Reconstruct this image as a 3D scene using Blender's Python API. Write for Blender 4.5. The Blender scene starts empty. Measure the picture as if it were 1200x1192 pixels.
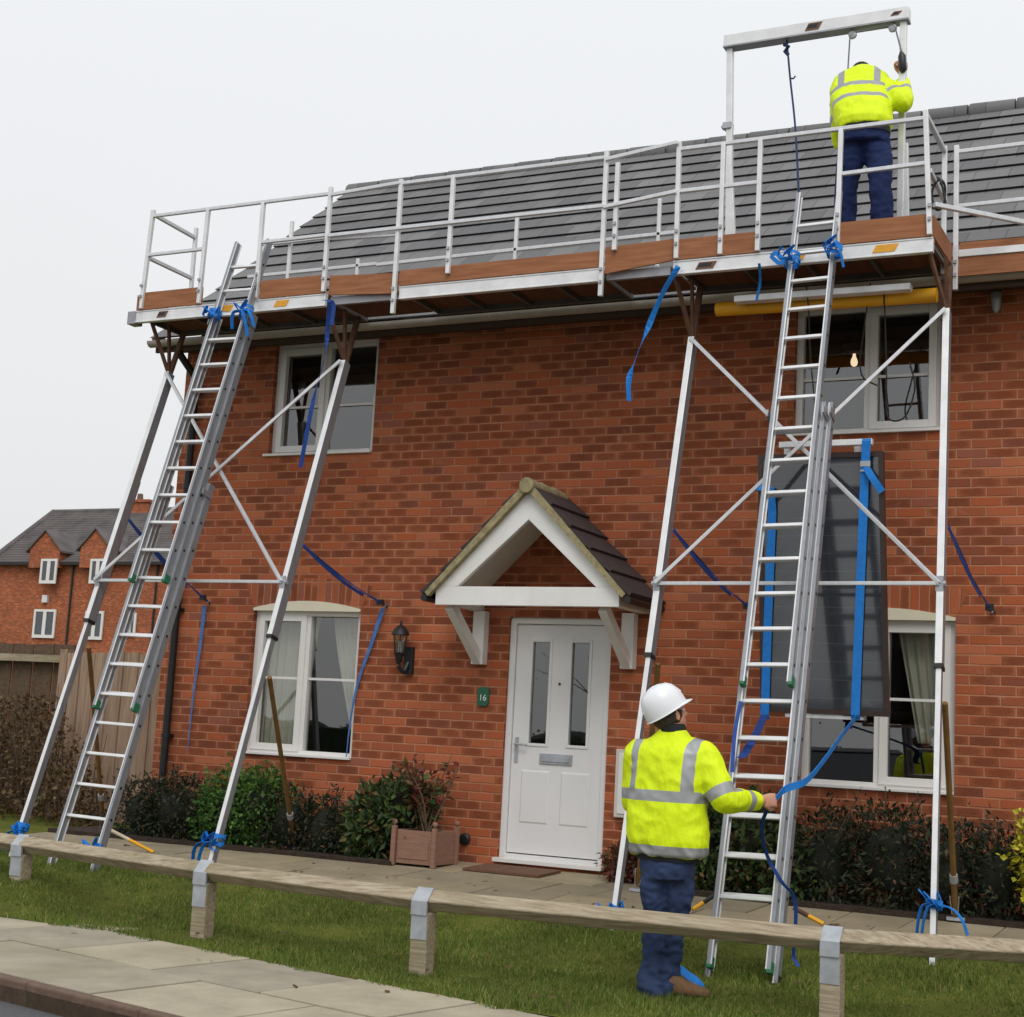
import bpy, bmesh, math, random
from mathutils import Vector as V, Matrix, noise
import numpy as np
random.seed(7); rng = np.random.default_rng(7)
S = bpy.context.scene; COL = S.collection; R = math.radians

# ------------------------------------------------------------------ camera
YAW, PITCH, ROLL, FPX, DIST, EYE = .461844094, .148376024, .0535164209, 1798.45, 11.8761826, 1.4
_cy, _sy = math.cos(YAW), math.sin(YAW)
Ff = V((-_sy*math.cos(PITCH), _cy*math.cos(PITCH), math.sin(PITCH)))
_r = V((_cy, _sy, 0)); _u = _r.cross(Ff)
Rr = _r*math.cos(ROLL)+_u*math.sin(ROLL); Uu = -_r*math.sin(ROLL)+_u*math.cos(ROLL)
O = V((0, -DIST, EYE))
cam = bpy.data.cameras.new('camera'); co = bpy.data.objects.new('camera', cam); COL.objects.link(co)
M = Matrix((Rr, Uu, -Ff)).transposed().to_4x4(); M.translation = O; co.matrix_world = M
cam.sensor_width = 36; cam.lens = 36*FPX/1200; cam.shift_x = -2/1200; cam.shift_y = -4/1200
cam.clip_start = .1; cam.clip_end = 2000; S.camera = co

def at(u, v, x=None, y=None, z=None):
    """world point where the sight line of a measured photo point meets a real plane (x, y or z known)"""
    D = Rr*((u-602)/FPX)-Uu*((v-592)/FPX)+Ff
    t = (x-O.x)/D.x if x is not None else (y-O.y)/D.y if y is not None else (z-O.z)/D.z
    return O+D*t

# ------------------------------------------------------------------ sky and sun (overcast)
W = bpy.data.worlds.new('World'); S.world = W; W.use_nodes = True
nt = W.node_tree; bg = nt.nodes['Background']
sky = nt.nodes.new('ShaderNodeTexSky'); sky.sky_type = 'NISHITA'; sky.sun_disc = False
sky.sun_elevation = R(48); sky.sun_rotation = R(150); sky.air_density = 1.2; sky.dust_density = 4
hs = nt.nodes.new('ShaderNodeHueSaturation'); hs.inputs['Saturation'].default_value = .12
mx = nt.nodes.new('ShaderNodeMix'); mx.data_type = 'RGBA'; mx.inputs[0].default_value = .88
tc = nt.nodes.new('ShaderNodeTexCoord'); sx = nt.nodes.new('ShaderNodeSeparateXYZ')
rp = nt.nodes.new('ShaderNodeValToRGB')
nz = nt.nodes.new('ShaderNodeTexNoise'); nz.inputs['Scale'].default_value = 1.6; nz.inputs['Detail'].default_value = 3
ad = nt.nodes.new('ShaderNodeMath'); ad.operation = 'MULTIPLY_ADD'; ad.inputs[1].default_value = .16
nt.links.new(tc.outputs['Generated'], nz.inputs['Vector']); nt.links.new(tc.outputs['Generated'], sx.inputs[0])
nt.links.new(nz.outputs['Fac'], ad.inputs[0]); nt.links.new(sx.outputs['Z'], ad.inputs[2]); nt.links.new(ad.outputs[0], rp.inputs[0])
e = rp.color_ramp.elements; e[0].position = 0; e[0].color = (7.4, 7.45, 7.5, 1); e[1].position = .75; e[1].color = (9.2, 9.45, 9.8, 1)
nt.links.new(sky.outputs[0], hs.inputs['Color']); nt.links.new(hs.outputs[0], mx.inputs[6]); nt.links.new(rp.outputs[0], mx.inputs[7])
nt.links.new(mx.outputs[2], bg.inputs['Color']); bg.inputs['Strength'].default_value = .1
sl = bpy.data.lights.new('sun', 'SUN'); sl.energy = 1.15; sl.angle = R(30); sl.color = (1, .97, .93)
so = bpy.data.objects.new('sun', sl); COL.objects.link(so)
so.rotation_euler = V((math.sin(R(150))*math.cos(R(48)), math.cos(R(150))*math.cos(R(48)), math.sin(R(48)))).to_track_quat('Z', 'Y').to_euler()
S.view_settings.view_transform = 'Standard'; S.view_settings.look = 'None'
S.view_settings.exposure = .12; S.view_settings.gamma = 1
S.render.engine = 'CYCLES'; S.cycles.max_bounces = 8; S.cycles.transparent_max_bounces = 16

# ------------------------------------------------------------------ materials
MAT = {}
def srgb(r, g, b):
    f = lambda c: ((c/255+.055)/1.055)**2.4 if c > 10 else c/255/12.92
    return (f(r), f(g), f(b), 1)
class NT:
    def __init__(s, name):
        m = bpy.data.materials.new(name); m.use_nodes = True; s.m = m; s.n = m.node_tree.nodes; s.l = m.node_tree.links
        s.b = s.n['Principled BSDF']; MAT[name] = m
    def node(s, t, **kw):
        n = s.n.new(t)
        for k, v in kw.items(): setattr(n, k, v)
        return n
    def link(s, a, b): s.l.new(a, b)
    def coord(s, k='Object'): return s.node('ShaderNodeTexCoord').outputs[k]
    def noise(s, scale, detail=4, vec=None, rough=.55, sc3=None):
        n = s.node('ShaderNodeTexNoise'); n.inputs['Scale'].default_value = scale; n.inputs['Detail'].default_value = detail
        n.inputs['Roughness'].default_value = rough
        vec = vec or s.coord()
        if sc3:
            mp = s.node('ShaderNodeMapping'); mp.inputs['Scale'].default_value = sc3; s.link(vec, mp.inputs[0]); vec = mp.outputs[0]
        s.link(vec, n.inputs['Vector']); return n.outputs['Fac']
    def ramp(s, fac, stops, interp='LINEAR'):
        r = s.node('ShaderNodeValToRGB'); cr = r.color_ramp; cr.interpolation = interp
        while len(cr.elements) < len(stops): cr.elements.new(.5)
        for e, (p, c) in zip(cr.elements, stops): e.position = p; e.color = c
        s.link(fac, r.inputs[0]); return r.outputs[0]
    def math(s, op, a, b=None, c=None):
        n = s.node('ShaderNodeMath', operation=op)
        for i, v in enumerate((a, b, c)):
            if v is None: continue
            if isinstance(v, (int, float)): n.inputs[i].default_value = v
            else: s.link(v, n.inputs[i])
        return n.outputs[0]
    def mix(s, fac, a, b, mode='MIX'):
        n = s.node('ShaderNodeMix', data_type='RGBA', blend_type=mode)
        for i, v in ((0, fac), (6, a), (7, b)):
            if isinstance(v, (int, float)): n.inputs[i].default_value = v
            elif isinstance(v, tuple): n.inputs[i].default_value = v
            else: s.link(v, n.inputs[i])
        return n.outputs[2]
    def bump(s, h, dist=.01, strength=1):
        n = s.node('ShaderNodeBump'); n.inputs['Distance'].default_value = dist; n.inputs['Strength'].default_value = strength
        s.link(h, n.inputs['Height']); s.link(n.outputs[0], s.b.inputs['Normal'])
    def set(s, col=None, rough=None, metal=None, spec=None):
        for k, v in (('Base Color', col), ('Roughness', rough), ('Metallic', metal), ('Specular IOR Level', spec)):
            if v is None: continue
            if isinstance(v, (int, float)) or isinstance(v, tuple): s.b.inputs[k].default_value = v
            else: s.link(v, s.b.inputs[k])

def simple(name, c, rough=.6, metal=0, var=.12, scale=6, spec=.5, bump=0, bscale=60, sc3=None):
    t = NT(name); f = t.noise(scale, 5, sc3=sc3)
    lo = tuple(x*(1-var) for x in c[:3])+(1,); hi = tuple(min(1, x*(1+var)) for x in c[:3])+(1,)
    t.set(t.ramp(f, [(.3, lo), (.7, hi)]), rough, metal, spec)
    if bump: t.bump(t.noise(bscale, 4, sc3=sc3), bump)
    return t.m

def brick_mat(name, soldier=False, scale=1., flat=False):
    t = NT(name); geo = t.node('ShaderNodeNewGeometry')
    pos = geo.outputs['Position']; sep = t.node('ShaderNodeSeparateXYZ'); t.link(pos, sep.inputs[0])
    nsp = t.node('ShaderNodeSeparateXYZ'); t.link(geo.outputs['Normal'], nsp.inputs[0])
    # horizontal coordinate runs along x on front faces, along y on side faces
    side = t.math('GREATER_THAN', t.math('ABSOLUTE', nsp.outputs['X']), .7)
    h = t.math('ADD', t.math('MULTIPLY', sep.outputs['X'], t.math('SUBTRACT', 1., side)), t.math('MULTIPLY', sep.outputs['Y'], side))
    z = sep.outputs['Z']
    wob = t.math('MULTIPLY', t.math('SUBTRACT', t.noise(9, 3, pos), .5), .011*scale)
    wob2 = t.math('MULTIPLY', t.math('SUBTRACT', t.noise(13, 3, pos), .5), .008*scale)
    h = t.math('ADD', h, wob); z = t.math('ADD', z, wob2)
    bw, bh = (.225*scale, .075*scale)
    if soldier: h, z = z, h
    row = t.math('FLOOR', t.math('DIVIDE', z, bh))
    hh = t.math('ADD', t.math('DIVIDE', h, bw), t.math('MULTIPLY', t.math('MODULO', t.math('ABSOLUTE', row), 2.), 0. if soldier else .5))
    colm = t.math('FLOOR', hh)
    fx = t.math('SUBTRACT', hh, colm); fz = t.math('SUBTRACT', t.math('DIVIDE', z, bh), row)
    dx = t.math('MULTIPLY', t.math('MINIMUM', fx, t.math('SUBTRACT', 1., fx)), bw)
    dz = t.math('MULTIPLY', t.math('MINIMUM', fz, t.math('SUBTRACT', 1., fz)), bh)
    d = t.math('MINIMUM', dx, dz)
    m = t.node('ShaderNodeMapRange'); m.interpolation_type = 'SMOOTHSTEP'
    m.inputs['From Min'].default_value = .0035*scale; m.inputs['From Max'].default_value = .0085*scale; t.link(d, m.inputs['Value'])
    face = m.outputs[0]
    cmb = t.node('ShaderNodeCombineXYZ'); t.link(colm, cmb.inputs[0]); t.link(row, cmb.inputs[1])
    wn = t.node('ShaderNodeTexWhiteNoise'); wn.noise_dimensions = '2D'; t.link(cmb.outputs[0], wn.inputs['Vector'])
    w2 = t.node('ShaderNodeTexWhiteNoise'); w2.noise_dimensions = '3D'
    c2 = t.node('ShaderNodeCombineXYZ'); t.link(colm, c2.inputs[1]); t.link(row, c2.inputs[0]); c2.inputs[2].default_value = 3.3; t.link(c2.outputs[0], w2.inputs['Vector'])
    base = t.ramp(wn.outputs['Value'], [(0, srgb(168, 96, 66)), (.16, srgb(186, 106, 72)), (.34, srgb(176, 100, 68)), (.5, srgb(192, 115, 80)),
        (.66, srgb(182, 100, 64)), (.84, srgb(150, 86, 62)), (.93, srgb(160, 98, 78)), (1, srgb(196, 122, 92))], 'CONSTANT')
    # a darker fired patch in the middle of many bricks
    core = t.math('MULTIPLY', t.math('MULTIPLY', t.math('MULTIPLY', fx, t.math('SUBTRACT', 1., fx)), 4.), t.math('MULTIPLY', t.math('MULTIPLY', fz, t.math('SUBTRACT', 1., fz)), 4.))
    dark = t.math('MULTIPLY', t.math('MULTIPLY', core, t.math('GREATER_THAN', w2.outputs['Value'], .45)), t.math('MULTIPLY', t.noise(16, 3, pos), 2.1))
    base = t.mix(t.math('MINIMUM', dark, .7), base, srgb(124, 70, 46))
    base = t.mix(t.math('MULTIPLY', t.noise(55, 5, pos), .5), base, t.mix(1., base, srgb(190, 165, 150), 'MULTIPLY'))
    mort = t.ramp(t.noise(5, 4, pos), [(.3, srgb(164, 108, 80)), (.7, srgb(190, 136, 104))])
    colr = t.mix(face, mort, base)
    big = t.ramp(t.noise(.55, 3, pos), [(.3, (.86, .86, .86, 1)), (.7, (1.06, 1.04, 1.03, 1))])
    colr = t.mix(1., colr, big, 'MULTIPLY')
    # pale salt marks
    salt = t.ramp(t.noise(2.3, 6, pos, .7), [(.62, (0, 0, 0, 1)), (.78, (.28, .28, .28, 1))])
    colr = t.mix(salt, colr, srgb(205, 180, 165))
    t.set(colr, .9, 0, .25)
    if not flat: t.bump(t.math('ADD', face, t.math('MULTIPLY', t.noise(70, 4, pos), .35)), .006*scale, .8)
    return t.m
brick_mat('brick'); brick_mat('soldier_brick', True)

t = NT('roof_tile'); pos = t.node('ShaderNodeNewGeometry').outputs['Position']
sp = t.node('ShaderNodeSeparateXYZ'); t.link(pos, sp.inputs[0])
row = t.math('FLOOR', t.math('DIVIDE', t.math('SUBTRACT', sp.outputs['Z'], 4.995), .1895))
hx = t.math('ADD', t.math('DIVIDE', sp.outputs['X'], .3), t.math('MULTIPLY', t.math('MODULO', row, 2.), .5))
fl = t.math('FLOOR', hx); fr = t.math('SUBTRACT', hx, fl)
gap = t.math('LESS_THAN', fr, .022)
cm = t.node('ShaderNodeCombineXYZ'); t.link(fl, cm.inputs[0]); t.link(row, cm.inputs[1])
wn = t.node('ShaderNodeTexWhiteNoise'); wn.noise_dimensions = '2D'; t.link(cm.outputs[0], wn.inputs['Vector'])
c = t.ramp(wn.outputs['Value'], [(0, srgb(100, 100, 102)), (.5, srgb(113, 112, 114)), (1, srgb(127, 125, 126))])
c = t.mix(t.math('MULTIPLY', t.noise(7, 5, pos), .35), c, srgb(96, 97, 92))
c = t.mix(t.math('MULTIPLY', gap, .8), c, srgb(58, 55, 54))
t.set(c, .85, 0, .3); t.bump(t.noise(40, 4, pos), .004)

t = NT('small_tile'); pos = t.node('ShaderNodeNewGeometry').outputs['Position']
t.set(t.ramp(t.noise(1.1, 5, pos), [(.3, srgb(90, 86, 86)), (.7, srgb(114, 108, 106))]), .9, 0, .2)
simple('dark_tile', srgb(62, 52, 52), .85, var=.25, scale=12, bump=.004)
simple('moss_mortar', srgb(150, 138, 104), .95, var=.3, scale=18, bump=.006)
simple('upvc', srgb(226, 223, 219), .32, var=.03, scale=2)
simple('upvc_cream', srgb(222, 214, 190), .5, var=.05, scale=3)
simple('door_white', srgb(224, 223, 222), .38, var=.03, scale=2, bump=.0006, bscale=180)
simple('paint_white', srgb(228, 226, 222), .5, var=.05, scale=5, bump=.001, bscale=40)
simple('eaves_shaded', srgb(72, 58, 48), .8)  # darkness below the platforms put into the fascia and soffit colour
simple('gutter_grey', srgb(166, 158, 150), .5)
simple('faded_strap', srgb(72, 112, 172), .8, var=.2, scale=20)
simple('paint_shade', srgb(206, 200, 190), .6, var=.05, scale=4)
simple('alu', srgb(214, 215, 218), .42, .35, var=.08, scale=5, sc3=(6, 6, 1), bump=.0008, bscale=30)
simple('alu_white', srgb(226, 226, 226), .4, .3, var=.1, scale=7, bump=.0006, bscale=25)
simple('alu_dull', srgb(160, 160, 164), .5, .6, var=.12, scale=9)
simple('alu_shaded', srgb(150, 153, 158), .45, .5, var=.12, scale=6, sc3=(6, 6, 1))  # greyer aluminium for side faces, their shade put into the colour
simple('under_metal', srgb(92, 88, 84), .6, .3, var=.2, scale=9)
simple('galv', srgb(170, 174, 180), .5, .3, var=.15, scale=14)
simple('rust', srgb(96, 66, 48), .8, .2, var=.3, scale=14)
simple('brown_pole', srgb(128, 96, 52), .6, .2, var=.2, scale=12)
simple('black_plastic', srgb(28, 27, 28), .45, var=.15)
simple('dark_metal', srgb(40, 40, 42), .5, .3, var=.2)
simple('green_rubber', srgb(34, 110, 74), .6)
simple('yellow_tube', srgb(228, 164, 22), .5, var=.12, scale=3)
simple('orange_sticker', srgb(226, 160, 40), .5, var=.1, scale=20)
simple('brown_sticker', srgb(110, 74, 52), .5, var=.2, scale=30)
simple('red_pole', srgb(190, 90, 60), .5); simple('cream_pole', srgb(214, 200, 170), .5)
simple('blue_strap', srgb(18, 122, 208), .7, var=.14, scale=30, bump=.001, bscale=300)
simple('navy_strap', srgb(26, 66, 140), .75, var=.25, scale=20)
simple('rope', srgb(40, 52, 92), .8, var=.2, scale=40)
simple('grey_rope', srgb(120, 124, 132), .8, var=.2, scale=40)
simple('cable', srgb(22, 22, 24), .6)
simple('skin', srgb(196, 142, 118), .55, var=.06, scale=20)
simple('hair', srgb(52, 40, 32), .8, var=.3, scale=80)
simple('helmet', srgb(232, 234, 238), .28, var=.02, scale=4)
simple('boot', srgb(116, 86, 58), .8, var=.2, scale=30, bump=.002)
simple('black_cloth', srgb(24, 26, 30), .9)
simple('reflective', srgb(158, 160, 162), .45, .2, var=.06, scale=30)
simple('concrete_post', srgb(170, 160, 148), .9, var=.15, scale=16, bump=.004)
simple('mat_brown', srgb(104, 72, 54), .95, var=.3, scale=60, bump=.004)
simple('planter_wood', srgb(140, 104, 86), .8, var=.16, scale=10, sc3=(1, 1, 9), bump=.002)
simple('soil', srgb(58, 44, 34), .95, var=.4, scale=14, bump=.02)
simple('plaque_green', srgb(30, 92, 66), .4)
simple('letter_white', srgb(215, 222, 218), .5)
simple('curtain', srgb(196, 192, 176), .9, var=.1, scale=3)
simple('room', srgb(120, 112, 104), .9)
simple('tarmac', srgb(88, 88, 90), .92, var=.25, scale=60, bump=.006, bscale=200)
simple('kerb', srgb(104, 84, 70), .9, var=.2, scale=14, bump=.004)
simple('car_paint', srgb(168, 172, 180), .3, .3); simple('tyre', srgb(22, 22, 22), .8)
simple('bark', srgb(92, 74, 56), .9, var=.3, scale=30, bump=.006)
simple('render_cream', srgb(205, 198, 184), .9)

t = NT('plywood'); v = t.coord()
f = t.noise(3.2, 6, v, .6, (1, 8, 12)); f2 = t.noise(1.3, 3, v)
c = t.ramp(f, [(.25, srgb(118, 74, 52)), (.5, srgb(150, 98, 68)), (.75, srgb(172, 120, 88))])
c = t.mix(t.math('MULTIPLY', f2, .5), c, srgb(160, 104, 62)); t.set(c, .7, 0, .3); t.bump(f, .002)
t = NT('deck_ply'); v = t.coord()
t.set(t.ramp(t.noise(3, 5, v, .6, (8, 1, 1)), [(.3, srgb(84, 56, 42)), (.7, srgb(112, 76, 56))]), .8, 0, .2)
t = NT('weathered_timber'); v = t.coord()
f = t.noise(2.2, 8, v, .65, (1.6, 22, 22)); f2 = t.noise(1.7, 4, v)
c = t.ramp(f, [(.22, srgb(104, 90, 74)), (.48, srgb(158, 144, 122)), (.75, srgb(190, 178, 156))])
c = t.mix(t.ramp(f2, [(.5, (0, 0, 0, 1)), (.72, (.55, .55, .55, 1))]), c, srgb(120, 116, 84)); t.set(c, .88, 0, .2); t.bump(f, .006)
t = NT('fence_board'); v = t.coord()
f = t.noise(2, 7, v, .6, (14, 14, 1)); wv = t.node('ShaderNodeTexWhiteNoise'); wv.noise_dimensions = '1D'
sp = t.node('ShaderNodeSeparateXYZ'); t.link(v, sp.inputs[0]); t.link(t.math('FLOOR', t.math('DIVIDE', t.math('ADD', sp.outputs['X'], 40.003), .125)), wv.inputs['W'])
c = t.ramp(f, [(.25, srgb(134, 108, 88)), (.7, srgb(180, 154, 132))])
c = t.mix(t.math('MULTIPLY', wv.outputs['Value'], .35), c, srgb(96, 80, 62)); t.set(c, .9, 0, .2); t.bump(f, .004)

def slab_mat(name, a, b, cc):
    t = NT(name); pos = t.node('ShaderNodeNewGeometry').outputs['Position']
    c = t.ramp(t.noise(2.4, 7, pos, .65), [(.28, a), (.72, b)])
    c = t.mix(t.ramp(t.noise(.9, 5, pos), [(.48, (0, 0, 0, 1)), (.7, (.5, .5, .5, 1))]), c, cc)
    isl = t.node('ShaderNodeNewGeometry').outputs['Random Per Island']
    c = t.mix(1., c, t.ramp(isl, [(0, (.84, .84, .85, 1)), (1, (1.1, 1.08, 1.04, 1))]), 'MULTIPLY')
    t.set(c, .9, 0, .25); t.bump(t.noise(60, 6, pos), .004)
slab_mat('flagstone', srgb(150, 143, 126), srgb(184, 175, 154), srgb(138, 133, 106))
slab_mat('path_slab', srgb(134, 124, 104), srgb(166, 154, 130), srgb(124, 116, 86))
simple('joint', srgb(66, 58, 42), .95, var=.3, scale=20)
t = NT('lawn_soil'); pos = t.node('ShaderNodeNewGeometry').outputs['Position']
t.set(t.ramp(t.noise(3, 8, pos, .7), [(.3, srgb(72, 80, 34)), (.6, srgb(104, 108, 48)), (.8, srgb(120, 110, 66))]), .95, 0, .1); t.bump(t.noise(50, 5, pos), .02)
simple('far_ground', srgb(92, 96, 66), .95, var=.2, scale=.2)
def leafmat(name, stops, trans=.25, rough=.55, sc=9.):
    t = NT(name); g = t.node('ShaderNodeNewGeometry')
    c = t.ramp(g.outputs['Random Per Island'], stops)
    n = t.ramp(t.noise(sc, 3, g.outputs['Position']), [(.35, (.7, .7, .7, 1)), (.65, (1.2, 1.2, 1.2, 1))])
    t.set(t.mix(1., c, n, 'MULTIPLY'), rough, 0, .35)
    tr = t.node('ShaderNodeBsdfTranslucent'); t.link(c, tr.inputs['Color'])
    ms = t.node('ShaderNodeMixShader'); ms.inputs[0].default_value = trans
    t.link(t.b.outputs[0], ms.inputs[1]); t.link(tr.outputs[0], ms.inputs[2]); t.link(ms.outputs[0], t.n['Material Output'].inputs['Surface'])
leafmat('grass_blade', [(0, srgb(70, 92, 30)), (.45, srgb(96, 120, 44)), (.78, srgb(124, 136, 58)), (1, srgb(160, 150, 92))], .3, .6, 2.2)
leafmat('leaf_dark', [(0, srgb(26, 34, 24)), (.6, srgb(42, 54, 34)), (.85, srgb(66, 76, 44)), (.93, srgb(88, 62, 46)), (1, srgb(120, 92, 66))])
leafmat('leaf_green', [(0, srgb(44, 76, 32)), (.5, srgb(70, 108, 44)), (1, srgb(104, 140, 64))])
leafmat('leaf_mid', [(0, srgb(44, 60, 32)), (.5, srgb(66, 88, 46)), (.85, srgb(88, 106, 56)), (1, srgb(124, 84, 60))])
leafmat('leaf_red', [(0, srgb(84, 36, 32)), (.5, srgb(112, 58, 48)), (1, srgb(96, 92, 54))])
leafmat('leaf_yellow', [(0, srgb(150, 150, 30)), (.5, srgb(196, 190, 46)), (1, srgb(222, 208, 80))])
leafmat('leaf_brown', [(0, srgb(74, 54, 38)), (.5, srgb(104, 80, 56)), (.85, srgb(126, 104, 72)), (1, srgb(84, 82, 46))])
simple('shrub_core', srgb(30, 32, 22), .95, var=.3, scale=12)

def cloth(name, c, bumpd=.012, sc=9, var=.1, trans=0, weave=True, rough=.8):
    t = NT(name); v = t.coord()
    lo = tuple(x*(1-var) for x in c[:3])+(1,); hi = tuple(min(1, x*(1+var)) for x in c[:3])+(1,)
    t.set(t.ramp(t.noise(7, 5, v), [(.3, lo), (.7, hi)]), rough, 0, .25)
    n1 = t.noise(sc, 4, v, .5, (1, 1, .45)); t.bump(n1, bumpd)
    return t.m
cloth('hivis', (.72, .9, .012, 1), .035, 9, .08, rough=.6)
cloth('denim', srgb(46, 60, 92), .02, 13, .32)
cloth('navy_trousers', srgb(29, 42, 84), .02, 12, .15)

def glass(name, refl, tint=(.86, .9, .88, 1)):
    t = NT(name); t.n.remove(t.b)
    gl = t.node('ShaderNodeBsdfGlossy'); gl.inputs['Roughness'].default_value = .008; gl.inputs['Color'].default_value = (1, 1, 1, 1)
    tr = t.node('ShaderNodeBsdfTransparent'); tr.inputs['Color'].default_value = tint
    lw = t.node('ShaderNodeLayerWeight'); lw.inputs['Blend'].default_value = .18
    f = t.math('ADD', refl, t.math('MULTIPLY', lw.outputs['Fresnel'], .45))
    # panes are never quite flat
    bp = t.node('ShaderNodeBump'); bp.inputs['Distance'].default_value = .0006; t.link(t.noise(1.1, 1), bp.inputs['Height']); t.link(bp.outputs[0], gl.inputs['Normal'])
    ms = t.node('ShaderNodeMixShader'); t.link(f, ms.inputs[0]); t.link(tr.outputs[0], ms.inputs[1]); t.link(gl.outputs[0], ms.inputs[2])
    t.link(ms.outputs[0], t.n['Material Output'].inputs['Surface']); return t.m
glass('glass', .15); glass('lantern_glass', .05)
t = NT('panel_glass'); v = t.coord(); sp = t.node('ShaderNodeSeparateXYZ'); t.link(v, sp.inputs[0])
gz = t.math('LESS_THAN', t.math('FRACT', t.math('DIVIDE', t.math('ADD', sp.outputs['Z'], 10.), .128)), .04)
t.set(t.mix(t.math('MULTIPLY', gz, .5), srgb(44, 48, 54), srgb(80, 84, 88)), .1, .0, .9)
t.b.inputs['Coat Weight'].default_value = .6; t.b.inputs['Coat Roughness'].default_value = .03
simple('panel_frame', srgb(62, 48, 44), .45, .3)
t = NT('bulb'); t.b.inputs['Emission Color'].default_value = (1, .74, .48, 1); t.b.inputs['Emission Strength'].default_value = 1.1; t.set((1, .9, .8, 1), .4)

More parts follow.
